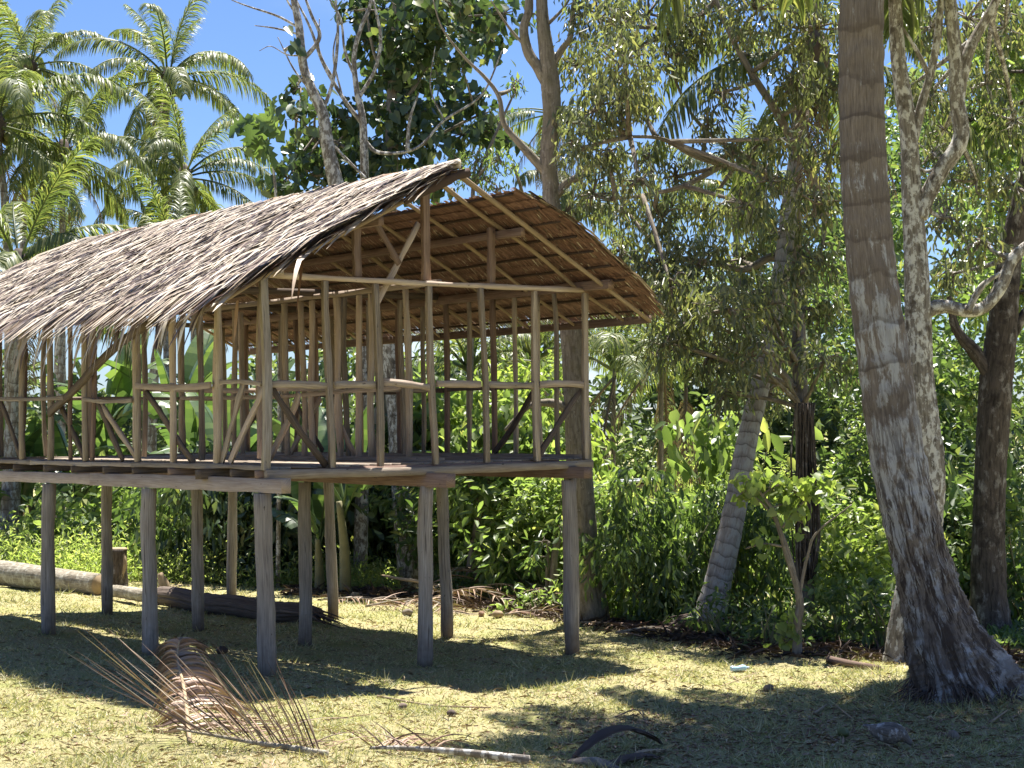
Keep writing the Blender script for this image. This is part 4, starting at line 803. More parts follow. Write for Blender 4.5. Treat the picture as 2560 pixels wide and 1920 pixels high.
def banana(label, vx, Y, h, scale, seed, nl=8):
    st = np.random.default_rng(seed); p = at(vx, 1200, Y); p[2] = G(p[0], p[1]); r = thing('banana_plant', label, 'banana plant', p, 0, 'banana plants behind the house')
    mb = MB(); mb.tube([(0, 0, -.05), (st.normal(0, .03), 0, h * .5), (st.normal(0, .06), st.normal(0, .06), h)], [.13 * scale, .105 * scale, .06 * scale], 9, 12, wob=.05); mb.build('pseudostem', PSEUDO, r, True)
    a = st.uniform(0, 6.28)
    for k in range(nl):
        a += 2.4 + st.normal(0, .3); o = link('leaf', BAN[[4, 0, 0, 1, 1, 2, 2, 3, 3][min(k, 8)]], r); o.location = (0, 0, h - .05 * k); o.rotation_euler = (st.normal(0, .15), st.normal(0, .1), a); o.scale = (scale * st.uniform(.85, 1.15),) * 3
for i, (lb, vx, Y, h, s_, nl) in enumerate([
    ('short banana plant at the far left edge, bright upright leaves', -5, 41, 1.5, 1.0, 9), ('banana plant with young lit leaves between the first two left studs', 70, 41.5, 1.5, 1.05, 9),
    ('banana plant with broad pale leaves low behind the third left stud', 165, 42, 1.5, 1.1, 8), ('tall banana plant with one wide arching shredded leaf behind the left wall', 235, 42, 2.9, 1.3, 7),
    ('banana plant whose torn leaves show left of the corner stud', 420, 40, 2.0, 1.25, 7), ('banana plant with tall upright leaf against the white cloud', 385, 42, 3.2, 1.3, 6),
    ('banana plant with big drooping leaf behind the house corner stud', 505, 38.5, 2.0, 1.2, 7), ('banana plant with blue-green leaves below the floor left of centre', 300, 41, 1.0, 1.15, 8),
    ('small banana plant with shaded trunk behind the middle stilts', 745, 31.5, 1.7, .9, 7), ('banana sucker with pale stem beside the shaded banana trunk', 690, 32.5, 1.0, .8, 6),
    ('banana plant in deep shade under the far left floor beam', 45, 40.6, .9, .95, 7), ('little banana plant glowing green between house corner and leaning palm', 1345, 29.5, .6, .55, 6)]):
    banana(lb, vx, Y, h, s_, 200 + i, nl)

# ------------------------------------------------------------------ shrubs and small trees
def shrub(label, vx, Y, wd, ht, mat, ln, lw, tmpl, mode, dens, seed, name='shrub', stems=5, bark=STEMG, cat='shrub', group=None, low=0.0, nb=9):
    st = np.random.default_rng(seed); p = at(vx, 1200, Y); p[2] = G(p[0], p[1]); r = thing(name, label, cat, p, 0, group)
    sm = MB(); mb = MB(); blobs = []
    for k in range(nb):
        a = st.uniform(0, 6.28); q = st.uniform(0, 1) ** .6 * wd / 2; z = low + (ht - low) * st.uniform(.12, .88); blobs.append((np.array([math.cos(a) * q, math.sin(a) * q * .8, z]), st.uniform(.2, .36) * min(wd, ht) * .9))
    for c, rad in blobs:
        q = st.uniform(.6, 1.5); blob_leaves(mb, c, rad, int(dens * rad * rad * 60 / q ** 1.3), ln * q, lw * q, tmpl, st, mode, .9, 6)
        sm.tube([(st.normal(0, .08), st.normal(0, .08), -.05), c * np.array([.5, .5, .45]) + st.normal(0, .05, 3), c], [.022, .016, .007], 5, 7)
    sm.build('stems', bark, r, True)['kind'] = 'stuff'; mb.build('foliage', mat, r); return r
SH = [
 ('bright leafy shrub beside the mossy trunk behind the corner stilt', 1335, 27.5, 1.7, 1.6, LEAF_BRIGHT, .15, .06, OVAL, 'out', 24), ('dark glossy shrub left of the leaning palm foot', 1425, 26.0, 2.1, 2.3, LEAF_MID, .15, .055, OVAL, 'droop', 26),
 ('dense dark shrub right behind the leaning palm foot', 1590, 26.5, 1.9, 2.0, LEAF_MID, .15, .052, OVAL, 'droop', 26), ('sunlit yellow-green shrub above the leaning palm roots', 1480, 29.5, 2.0, 2.0, LEAF_BRIGHT, .16, .06, OVAL, 'out', 20),
 ('fluffy light green shrub in the clearing right of the house', 1330, 33, 2.6, 2.2, LEAF_WEED, .09, .03, LANCE, 'droop', 40), ('pale feathery bush under the distant palms', 1420, 36, 3.0, 2.9, LEAF_WEED, .09, .03, LANCE, 'droop', 36),
 ('large-leaved shrub catching light behind the leaning palm trunk', 1560, 31, 2.0, 3.4, LEAF_BRIGHT, .22, .12, OVAL, 'heart', 12), ('rounded sunlit bush between vine trunk and nearest palm', 1865, 24.4, 1.5, 1.6, LEAF_LIME, .09, .045, OVAL, 'out', 40),  # rounded bush: lime leaf colour stands in for sun falling on it
 ('shaded small-leaved bush at the foot of the vine trunk', 1800, 23.6, 1.4, .9, LEAF_BRIGHT, .085, .035, OVAL, 'out', 34), ('low fern-like bush beside the pale-stemmed young tree', 1650, 22.4, 1.3, .6, LEAF_MID, .09, .03, LANCE, 'out', 30),
 ('tall shrub with lit tips right of the vine trunk', 1870, 29, 2.2, 2.8, LEAF_BRIGHT, .13, .055, OVAL, 'out', 22), ('leafy shrub left of the nearest palm base', 1905, 22.6, 1.1, .9, LEAF_MID, .10, .04, OVAL, 'out', 34),
 ('dark glossy shrub between nearest palm and right edge trunk', 2085, 28, 2.4, 3.0, LEAF_DARK, .16, .07, OVAL, 'out', 26), ('dark-leaved bush at the right picture edge below the rough trunk', 2215, 26.5, 1.8, 2.6, LEAF_MID, .16, .07, OVAL, 'out', 26),
 ('green shrub behind the front middle stilt', 985, 33, 2.4, 2.6, LEAF_MID, .16, .07, OVAL, 'out', 22), ('yellow-green shrub seen between front middle and right stilts', 1100, 32, 2.6, 2.6, LEAF_BRIGHT, .16, .075, OVAL, 'out', 22),
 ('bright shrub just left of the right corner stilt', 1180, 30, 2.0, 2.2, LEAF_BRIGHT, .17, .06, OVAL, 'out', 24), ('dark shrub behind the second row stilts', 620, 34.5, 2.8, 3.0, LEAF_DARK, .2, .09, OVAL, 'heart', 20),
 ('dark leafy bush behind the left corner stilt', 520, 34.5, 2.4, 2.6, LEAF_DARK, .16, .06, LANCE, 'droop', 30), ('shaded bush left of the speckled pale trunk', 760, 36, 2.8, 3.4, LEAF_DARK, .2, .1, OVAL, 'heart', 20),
 ('broad sunlit bush through the studs at the right end of the house', 1120, 36, 3.4, 4.6, LEAF_LIME, .2, .11, OVAL, 'heart', 15), ('bush with yellowing leaves at the middle of the floor opening', 950, 37, 3.2, 4.4, LEAF_BRIGHT, .2, .11, OVAL, 'heart', 15),
 ('leafy bush behind the second stilt from the left', 430, 35.5, 2.4, 2.0, LEAF_MID, .16, .06, LANCE, 'droop', 28), ('rounded bush of pale leaves behind the leftmost stilts', 195, 37.5, 2.2, 1.9, LEAF_BRIGHT, .18, .1, OVAL, 'out', 20),
 ('small herb clump at the mid yard edge beside the dry frond heap', 1130, 27.5, .9, .45, LEAF_BRIGHT, .1, .04, OVAL, 'out', 34), ('ferny low clump left of the vine trunk foot', 1550, 23.6, 1.2, .7, LEAF_MID, .1, .035, LANCE, 'out', 30),
 ('tall dark bush behind the nearest palm and pale limbs', 1960, 30, 2.8, 4.2, LEAF_MID, .16, .07, OVAL, 'out', 22)]
for i, (lb, vx, Y, wd, ht, mt, ln, lw, tm, md, dn) in enumerate(SH): shrub(lb, vx, Y, wd, ht, mt, ln * 1.3, lw * 1.35, tm, md, dn * .42, 300 + i, nb=13)

def small_tree(label, limbs, blobs, leafmat, ln, wd, tmpl, mode, dens, seed, bark=BARK_GREY, per=4):
    return tree('young_tree', label, limbs, blobs, leafmat, bark, ln, wd, tmpl, mode, dens, seed, cat='young tree', per=per, twig_r=.008)
small_tree('young tree with pale crooked stem and round lime leaves before the vine trunk', [
    (vp([(1722, 1425), (1722, 1350), (1728, 1310), (1722, 1270), (1700, 1200), (1672, 1110), (1640, 1060)], 21.5), vr([24, 20, 18, 14, 12, 9, 6], 21.5)), (vp([(1722, 1280), (1712, 1220), (1688, 1150), (1650, 1090), (1590, 1050)], 21.5), vr([10, 9, 7, 5, 3], 21.5)),
    (vp([(1725, 1290), (1745, 1200), (1765, 1150), (1840, 1090)], 21.5), vr([9, 7, 5, 3], 21.5)), (vp([(1690, 1180), (1650, 1175), (1610, 1185)], 21.5), vr([6, 5, 3], 21.5)), (vp([(1690, 1140), (1740, 1080), (1770, 1060)], 21.5), vr([6, 4, 3], 21.5))],
    [(at(x, y, 21.5), px(r_, 21.5)) for x, y, r_ in [(1625, 1045, 26), (1670, 1050, 26), (1715, 1060, 26), (1755, 1055, 26), (1600, 1065, 18), (1690, 1090, 20), (1720, 1100, 18), (1640, 1165, 16), (1780, 1045, 18), (1700, 1345, 22), (1695, 1385, 16), (1745, 1350, 14), (1735, 1130, 14)]],
    LEAF_LIME, .13, .12, HEART, 'heart', 30, 401)
small_tree('young tree with thin grey forked stem behind the front middle stilt', [
    (vp([(1012, 1280), (1020, 1200), (1030, 1140), (1045, 1080), (1062, 1010), (1085, 930)], 31.5), vr([22, 19, 16, 14, 11, 7], 31.5)), (vp([(1022, 1270), (1040, 1190), (1062, 1110), (1070, 1060), (1075, 980)], 31.5), vr([14, 12, 11, 9, 5], 31.5)), (vp([(1040, 1090), (1015, 1050), (1000, 990)], 31.5), vr([8, 7, 4], 31.5)), (vp([(1060, 1080), (1120, 1050), (1180, 1085)], 31.5), vr([6, 5, 3], 31.5))],
    [(at(x, y, 31.5), px(r_, 31.5)) for x, y, r_ in [(1090, 900, 40), (1050, 930, 36), (1120, 960, 36), (1170, 1060, 26), (1130, 1080, 26), (1090, 1020, 24), (1000, 960, 28), (1150, 930, 30), (1160, 1100, 22)]], LEAF_BRIGHT, .22, .15, HEART, 'heart', 16, 402)
small_tree('lopped young tree with stubby grey stem left of the right corner stilt', [
    (vp([(1192, 1320), (1195, 1260), (1198, 1200), (1205, 1165)], 28.5), vr([20, 18, 16, 14], 28.5)), (vp([(1180, 1315), (1182, 1240), (1185, 1170)], 28.5), vr([9, 8, 7], 28.5))],
    [(at(x, y, 28.5), px(r_, 28.5)) for x, y, r_ in [(1170, 1170, 22), (1210, 1140, 20), (1150, 1200, 20)]], LEAF_MID, .18, .07, OVAL, 'out', 18, 403)

# distant palms seen in the clearing
def far_palm(label, tops, Y, w0, scale, seed, nf=14, dead=2):
    P = [at(x, y, Y) for x, y in tops]; P[0][2] = G(P[0][0], P[0][1]) - .1
    palm('slender_palm', label, P, np.linspace(px(w0, Y) / 2 * 1.1, px(w0, Y) / 2 * .8, len(P)), scale=scale, nf=nf, dead=dead, nuts=0, seed=seed, mat=BARK_GREY, variants=FRA, group='slender palms in the clearing')
far_palm('slender palm with drooping fronds below the right eave', [(1322, 1060), (1325, 900), (1328, 780)], 40, 10, 1.0, 501)
far_palm('slender palm with lit frond beside the leaning coconut trunk', [(1425, 1060), (1428, 900), (1432, 740)], 42, 11, 1.1, 502)
far_palm('slender palm under the hanging olive leaves', [(1475, 1060), (1478, 950), (1482, 800)], 45, 8, 1.1, 503)
far_palm('slender dark palm seen through the right end studs', [(1010, 1060), (1012, 900), (1015, 780)], 42, 9, 1.1, 504)
far_palm('slender palm with grey fronds behind the gable rails', [(1145, 1060), (1148, 900), (1152, 760)], 44, 9, 1.2, 505)
coco('coconut palm crown glowing above the far trees under the big tree', [(1585, 1000), (1590, 700), (1592, 480), (1595, 400)], 58, 16, scale=.9, nf=18, seed=41, dead=2)
coco('coconut palm with crown just behind the forked tree and roof corner', [(1235, 1000), (1232, 700), (1228, 520), (1225, 440)], 52, 15, scale=.75, nf=16, seed=43, dead=3)
coco('coconut palm with brown hanging fronds left of the forked trunk', [(1180, 1000), (1180, 500), (1182, 320), (1183, 235)], 50, 12, scale=.62, nf=8, seed=47, dead=6, nuts=0, e0=5)

# ------------------------------------------------------------------ far wood and undergrowth masses
def mass(name, label, cat, specs, mat, ln, lw, tmpl, mode, dens, seed, per=6):
    st = np.random.default_rng(seed); mb = MB()
    for c, r in specs: blob_leaves(mb, np.asarray(c, float), r, int(dens * r * r * 60), ln, lw, tmpl, st, mode, .8, per, .4, .5)
    o = mb.build(name, mat); tag(o, label, cat, kind='stuff'); return o
def wall_of(xr, yr_fn, Yr, rr, n, seed):
    st = np.random.default_rng(seed); out = []
    for k in range(n):
        x = st.uniform(*xr); Y = st.uniform(*Yr); t_, b_ = yr_fn(x); y = t_ + (b_ - t_) * st.uniform(0, 1) ** .85; out.append((at(x, y, Y), px(st.uniform(*rr), Y)))
    return out
top_fn = lambda x: (np.interp(x, [-200, 100, 300, 520, 620, 900, 1200, 1300, 1500, 1700, 1830, 1900, 2300], [820, 800, 830, 850, 760, 730, 700, 560, 520, 480, 330, 180, 120]), 1180)
mass('forest', 'deep green wood closing off the view behind everything', 'forest', wall_of((-150, 2350), top_fn, (50, 64), (50, 85), 230, 1) + wall_of((1500, 2000), lambda x: (800, 1150), (47, 56), (45, 70), 40, 5), LEAF_FAR, .40, .19, OVAL, 'out', 2.8, 601)
mass('forest', 'shaded thicket behind the right-hand trees and the nearest palm', 'thicket', wall_of((1790, 2300), lambda x: (np.interp(x, [1790, 1900, 2300], [620, 240, 150]), 1300), (31, 38), (45, 75), 120, 2), LEAF_MID, .20, .085, OVAL, 'out', 7.5, 602)
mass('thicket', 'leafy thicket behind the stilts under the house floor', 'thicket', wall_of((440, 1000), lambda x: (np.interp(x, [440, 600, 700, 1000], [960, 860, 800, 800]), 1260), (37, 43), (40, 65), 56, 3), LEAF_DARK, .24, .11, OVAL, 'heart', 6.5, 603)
mass('thicket', 'sunny undergrowth filling the clearing right of the house', 'thicket', wall_of((960, 1900), lambda x: (np.interp(x, [960, 1250, 1500, 1900], [900, 985, 985, 900]), 1260), (36, 50), (32, 60), 80, 4), LEAF_WEED, .14, .05, OVAL, 'out', 8, 604)
# weeds at the back edge of the lawn, left
st = np.random.default_rng(77); mb = MB(); n = 60000
X = st.uniform(-14.5, -2.2, n); Yg = st.uniform(31.5, 40, n); k = (X * -.25 + 31.6 < Yg); X, Yg = X[k], Yg[k]; hh = st.uniform(.15, 1.3, len(X)) * (.8 + .3 * np.sin(X * 2.3 + Yg) * np.sin(Yg * 1.9)) * np.interp(X, [-14, -9, -5, -2], [1.1, 1.0, .8, .4])
Pw = np.stack([X, Yg, G(X, Yg) + hh * st.uniform(.1, 1, len(X))], -1)
leaves(mb, Pw, nrm(st.normal(0, .7, (len(X), 3)) + [0, 0, .5]), nrm(st.normal(0, .6, (len(X), 3)) + [0, .35, .8]), st.uniform(.07, .17, len(X)), st.uniform(.02, .045, len(X)), LANCE)
o = mb.build('weeds', LEAF_WEED); tag(o, 'sunlit yellow-green weeds behind the fallen pale log', 'weeds', kind='stuff')
mb = MB(); n = 16000; X = st.uniform(-1.5, 8.5, n); Yg = 26.8 + np.interp(X, [-1.5, 1, 3, 8], [5, .6, -3.6, -4.2]) + np.abs(st.normal(0, 3.0, n)); hh = np.clip((Yg - 22) * .04, .12, .5) * st.uniform(.2, 1.1, n)
leaves(mb, np.stack([X, Yg, G(X, Yg) + hh * .8], -1), nrm(st.normal(0, .8, (n, 3)) + [0, 0, .4]), nrm(st.normal(0, .6, (n, 3)) + [0, -.2, .9]), st.uniform(.07, .17, n), st.uniform(.025, .06, n), OVAL)
o = mb.build('ground_cover', LEAF_MID); tag(o, 'low green ground cover along the right edge of the lawn', 'ground cover', kind='stuff')

# ------------------------------------------------------------------ grass
def clump(x, y): return .5 + .25 * np.sin(x * 2.1 + 1.3 * np.sin(y * 1.1)) + .25 * np.sin(y * 2.7 + 1.9 * np.sin(x * .9 + 2))
st = np.random.default_rng(9); n = 330000
u_ = st.uniform(0, 1, n); Yg = 11.5 + 22.5 * u_ ** 1.55; X = st.uniform(-1, 1, n) * (Yg * .32 + .8); 
keep = st.uniform(0, 1, n) < (.35 + .65 * clump(X, Yg)); edge = 26.6 + np.interp(X, [-11, -6, -1.5, 1, 3, 8], [7.5, 7, 5, .8, -3.2, -4]); keep &= Yg < edge
X, Yg = X[keep], Yg[keep]; n = len(X)
hgt = st.uniform(.012, .045, n) * (1 + 1.0 * (clump(X * 1.7, Yg * 1.3) > .78)) * (1 + .9 * (np.sin(X * 9.1 + 2 * np.sin(Yg * 7)) * np.sin(Yg * 8.3 + X * 3) > .55)); 
D = nrm(st.normal(0, .75, (n, 3)) * [1, 1, .2] + [0, 0, .55])
for j_, v_ in enumerate(VS):
    for u_ in US:
        m_ = 70 if j_ < 2 else 50; cx_, cy_ = hw(u_, v_); a_ = st.uniform(0, 6.28, m_); q_ = st.uniform(.08, .2, m_)
        X = np.concatenate([X, cx_ + q_ * np.cos(a_)]); Yg = np.concatenate([Yg, cy_ + q_ * np.sin(a_)]); hgt = np.concatenate([hgt, st.uniform(.03, .11, m_)])
m_ = 2600; a_ = st.uniform(0, 6.28, m_); q_ = st.uniform(.45, 1.5, m_) ** 1.0; X = np.concatenate([X, 4.55 + q_ * np.cos(a_)]); Yg = np.concatenate([Yg, 16.75 + q_ * np.sin(a_)]); hgt = np.concatenate([hgt, st.uniform(.03, .14, m_)])
n = len(X); D = nrm(st.normal(0, .75, (n, 3)) * [1, 1, .2] + [0, 0, .55])
Pg = np.stack([X, Yg, G(X, Yg) - .006], -1); S = nrm(np.cross(D, rdir(n))) * (st.uniform(.003, .0065, n) * (1 + (Yg - 12) * .05))[:, None]
Vg = np.stack([Pg - S, Pg + S, Pg + D * (hgt * 1.4)[:, None]], 1).reshape(-1, 3); mb = MB(); mb.add(Vg, [np.arange(n * 3).reshape(-1, 3)])
o = mb.build('grass', GRASSB); tag(o, 'short dry lawn grass covering the yard', 'grass', kind='stuff')

# ------------------------------------------------------------------ logs, stump, debris
def put(name, label, cat, base, group=None): return thing(name, label, cat, base, 0, group)
a0, a1 = gpt(-60, 1262), gpt(215, 1285); b = (a0 + a1) / 2
lg = put('fallen_log', 'pale fallen tree trunk lying at the back of the lawn on the left', 'log', b)
mb = MB(); mb.tube(np.array([a0 + [-2.5, .6, .24], a0 + [0, 0, .25], (a0 + a1) / 2 + [0, 0, .23], a1 + [0, 0, .18]]) - b, [.25, .24, .225, .20], 14, 40, wob=.05); mb.build('trunk', BARK_LOG, lg, True)
mb = MB(); e = a1 - b + [0, 0, .18]; dr = nrm(a1 - a0); mb.tube([e - dr * .05, e + dr * .02], [.195, .18], 14); mb.build('cut_end', CUT, lg)
s0 = gpt(246, 1275); sp = put('stump', 'cut dark tree stump beside the end of the pale log', 'stump', s0)
mb = MB(); mb.tube([(0, 0, -.1), (0, 0, .12), (.02, 0, .45), (.02, .02, .74)], [.34, .26, .22, .23], 12, 18, wob=.09); mb.build('bark', BARK_DARK, sp, True)
mb = MB(); mb.tube([(.02, .02, .73), (.02, .02, .765)], [.225, .21], 12, wob=.08); mb.build('cut_top', CUT, sp)
mb = MB(); mb.tube([(.16, -.12, .2), (.22, -.1, .5), (.17, -.05, .74)], [.03, .05, .02], 6, 8); mb.build('bark_flap', CUT, sp)
a0, a1 = gpt(235, 1296), gpt(690, 1348); b = (a0 + a1) / 2
dl = put('fallen_log', 'dark ridged palm log lying under the house behind the stilts', 'log', b)
dr = a1 - a0; n = 60; t = np.linspace(0, 1, n); C = a0 + dr * t[:, None] + np.array([0, 0, .17]) + np.array([0, 0, 1.0]) * (.04 * np.sin(t * 5))[:, None]; C[:, 2] = G(C[:, 0], C[:, 1]) + .15 + .03 * np.sin(t * 6)
sides = 40; th = np.linspace(0, 2 * np.pi, sides + 1); T = nrm(dr); Nn = nrm(np.cross(T, [0, 0, 1.0])); Bb = np.cross(Nn, T)
rr = np.interp(t, [0, .25, .3, .6, .9, 1], [.10, .115, .135, .145, .14, .06])[:, None] + .028 * np.abs(np.sin(th * 8))[None] ** .6 * (t > .27)[:, None] + rng.normal(0, .004, (n, sides + 1)); rr[:, -1] = rr[:, 0]
V = C[:, None] + rr[..., None] * (np.cos(th)[None, :, None] * Nn + np.sin(th)[None, :, None] * Bb) - b
i, j = np.meshgrid(np.arange(n - 1), np.arange(sides), indexing='ij'); k = sides + 1; q = np.stack([i * k + j, i * k + j + 1, (i + 1) * k + j + 1, (i + 1) * k + j], -1)
uv = np.stack(np.meshgrid(t * np.linalg.norm(dr), th * .2, indexing='ij'), -1).reshape(-1, 2)
cut_i = int(n * .27)
mb = MB(); mb.add(V.reshape(-1, 3), [q[:cut_i].reshape(-1, 4), np.arange(sides)[None]], uv); mb.build('bare_end', BARK_LOG, dl, True)
mb = MB(); mb.add(V.reshape(-1, 3), [q[cut_i:].reshape(-1, 4), (np.arange(sides) + (n - 1) * k)[None]], uv); mb.build('ridged_bark', WOODD, dl)
mb = MB()
for k in range(16):
    e = a1 - b + rng.normal(0, .08, 3) * [1, 1, .5] + [0, 0, .12]; mb.tube([e - nrm(dr) * .7 + rng.normal(0, .03, 3), e, e + nrm(dr) * rng.uniform(.1, .6) + [0, 0, -.08]], [.02, .016, .006], 5, 6)
o = mb.build('frayed_fibres', HUSK, dl, True); o['kind'] = 'stuff'
s0 = gpt(352, 1290); st_ = put('stump', 'small split brown stump behind the second left stilt', 'stump', s0); mb = MB(); mb.tube([(0, 0, -.05), (.02, 0, .2), (-.05, 0, .42)], [.14, .11, .04], 8, 8, wob=.2); mb.build('bark', CUT, st_)

# dry fronds lying on the lawn
def dry_frond(label, pts, r0, nleaf, leaf_len, dirfn, seed, name='dry_palm_frond', wd=.02, rmat=BARK_LOG, lmat=DRYLEAF, group=None, cat='palm frond'):
    st = np.random.default_rng(seed); pts = np.array(pts, float); b = pts[0].copy(); b[2] = G(b[0], b[1]); r = thing(name, label, cat, b, 0, group)
    mb = MB(); mb.tube(pts - b, np.linspace(r0, r0 * .3, len(pts)), 7, 30, flat=.7); mb.build('rachis', rmat, r, True)
    C = catmull(pts, 100) - b
    for k in range(nleaf):
        s = .06 + .93 * (k + st.uniform(-.3, .3)) / nleaf; i = min(98, max(0, int(s * 99))); T = nrm(C[i + 1] - C[i])
        for D, ln, curl, w_ in dirfn(s, T, st, k):
            D = nrm(np.asarray(D, float)); P0 = C[i]; pp = [P0]; d = D.copy(); m_ = 7
            for q_ in range(m_):
                d = nrm(d + np.asarray(curl) / m_); pp.append(pp[-1] + d * ln * leaf_len / m_)
            pp = np.array(pp); gz = G(pp[:, 0] + b[0], pp[:, 1] + b[1]) - b[2] + .006; pp[:, 2] = np.maximum(pp[:, 2], gz)
            sd_ = nrm(np.cross(D, nrm(st.normal(0, 1, 3)))); wv = w_ * wd * np.array([.6, 1, 1, .9, .75, .55, .35, .08])
            fold = np.cross(sd_, D); Vv = np.concatenate([pp + sd_ * wv[:, None], pp - sd_ * wv[:, None], pp + fold * wv[:, None] * .6])
            n8 = m_ + 1; qd = np.array([[a_, a_ + 1, 2 * n8 + a_ + 1, 2 * n8 + a_] for a_ in range(m_)] + [[2 * n8 + a_, 2 * n8 + a_ + 1, n8 + a_ + 1, n8 + a_] for a_ in range(m_)])
            mb = MB(); mb.add(Vv, [qd]); mb.build('leaflet', lmat[k % len(lmat)] if isinstance(lmat, list) else lmat, r)
    return r
B1, B2, B3 = gpt(708, 1638), gpt(560, 1622), gpt(405, 1600)
def fan_dirs(s, T, st, k):      # near frond: leaflets stand up and sweep to the left and back
    out = [(np.array([-.26 - .60 * s + st.normal(0, .07), .20 + st.normal(0, .18), .84 - .26 * s + st.normal(0, .10)]), (.55 + .65 * s) * st.uniform(.75, 1.12), (-.15, 0.02, -.05 + .15 * s), .9)]
    if k % 3 == 0: out.append((np.array([.75 + st.normal(0, .1), .5 + st.normal(0, .15), .42 + st.normal(0, .12)]), st.uniform(.5, .9), (.2, .1, -1.0), .7))
    return out
dry_frond('large dry brown palm frond with leaflets fanned upward on the front lawn', [B1 + [.0, 0, .03], (B1 + B2) / 2 + [0, 0, .05], B2 + [0, 0, .06], (B2 + B3) / 2 + [0, 0, .07], B3 + [-.1, .1, .08]], .03, 56, 1.15, fan_dirs, 61, wd=.0075, lmat=[DRYLEAF, FROND_DRY, HUSK])
c0, c1 = gpt(405, 1605), gpt(385, 1500)
def curl_dirs(s, T, st, k):
    return [(np.array([sg * .75 + st.normal(0, .08), .1 + .3 * s, .30 + st.normal(0, .08)]) + T * .35, st.uniform(.8, 1.1) * ((.26 + .34 * (1 - s)) if sg < 0 else (.28 + 1.15 * (1 - s) ** 1.3)), (sg * .1, -.5, -1.9), 1.5) for sg in (-1, 1)]
dry_frond('curled pale brown palm frond bowed over behind the fanned frond', [c0 + [.02, 0, .0], (c0 + c1) / 2 + [.02, 0, .22], c1 + [.0, 0, .34], c1 + [-.02, .25, .50], c1 + [.05, .45, .46]], .03, 84, .85, curl_dirs, 62, wd=.013, lmat=PALEDRY, rmat=CUT)
d0, d1 = gpt(1115, 1656), gpt(865, 1632)
def arc_dirs(s, T, st, k):
    if s < .45: return []
    return [(np.array([.55 + st.normal(0, .12), .8 + st.normal(0, .1), .5 + st.normal(0, .08)]), st.uniform(.7, 1.1), (.5, -.1, -1.3), .9), (np.array([-.7 + st.normal(0, .15), .2 + st.normal(0, .2), .7 + st.normal(0, .2)]), st.uniform(.3, .6), (0, 0, -.4), .8)][:1 + (k % 2)]
dry_frond('broken dry palm frond with thick pale stalk at the bottom edge', [d0 + [.1, 0, .05], (d0 + d1) / 2 + [0, 0, .07], d1 + [0, 0, .06], d1 + [-.25, .12, .04]], .036, 30, .75, arc_dirs, 63, wd=.009, rmat=BARK_PALE)
def flat_dirs(s, T, st, k):
    return [(np.array([T[0], T[1], .05]) * .6 + np.array([-T[1], T[0], 0]) * sg * .8 + st.normal(0, .15, 3), st.uniform(.5, 1.0), (0, 0, -.5), 1.0) for sg in (-1, 1)]
GD = 'dry fronds heaped at the back of the lawn'
hp = [('dry frond stalk reaching left from the heap beside the speckled trunk', (790, 1320), (985, 1310), .12), ('long dry frond on top of the heap right of the middle stilts', (985, 1262), (1120, 1300), .5), ('dry frond sloping down the heap to the right stilt', (1080, 1275), (1215, 1345), .35), ('brown frond at the left foot of the heap', (900, 1325), (1075, 1290), .2),
      ('thin frond lying flat in front of the heap', (1090, 1335), (1240, 1330), .06), ('pale frond stalk on the grass right of the corner stilt', (1255, 1352), (1400, 1372), .05), ('straw-brown frond lying at the mat of palm roots', (1330, 1375), (1490, 1365), .06), ('grey frond stalk crossing toward the leaning palm', (1390, 1338), (1500, 1358), .08), ('brown frond behind the stilt end of the dark log', (700, 1300), (850, 1308), .05),
      ('dry brown frond heaped nearest the mossy trunk', (1000, 1300), (1180, 1310), .3), ('crumpled brown frond at the crown of the heap', (940, 1300), (1060, 1280), .5), ('dark frond half buried in the middle of the heap', (930, 1312), (1130, 1322), .3),
      ('reddish frond fanned out before the middle stilts', (860, 1318), (990, 1330), .18), ('long grey stalk sticking out of the heap to the right', (1110, 1300), (1260, 1322), .25), ('pale frond laid along the back of the heap', (990, 1285), (1150, 1288), .3)]
for i, (lb, p, q_, h) in enumerate(hp):
    A_, B_ = gpt(*p), gpt(*q_); dry_frond(lb, [A_ + [0, 0, h * .4 + .03], (A_ + B_) / 2 + [0, 0, h + .04], B_ + [0, 0, .03]], .022, 22, .65, flat_dirs, 700 + i, wd=.012, group=GD, rmat=CUT if i % 2 else BARK_LOG, lmat=[DRYLEAF, FROND_DRY])
A_ = gpt(826, 1285); o = MB(); e0 = at(826, 1243, A_[1]); e1 = at(915, 1260, A_[1] - 1.5); o.tube(np.array([e0, (e0 + e1) / 2, e1, gpt(985, 1300)]) - A_, [.02, .03, .03, .02], 6, 10)
ob_ = o.build('palm_stalk', CUT, None, True); ob_.location = A_; tag(ob_, 'pale bare palm stalk propped up in front of the speckled trunk', 'stalk')

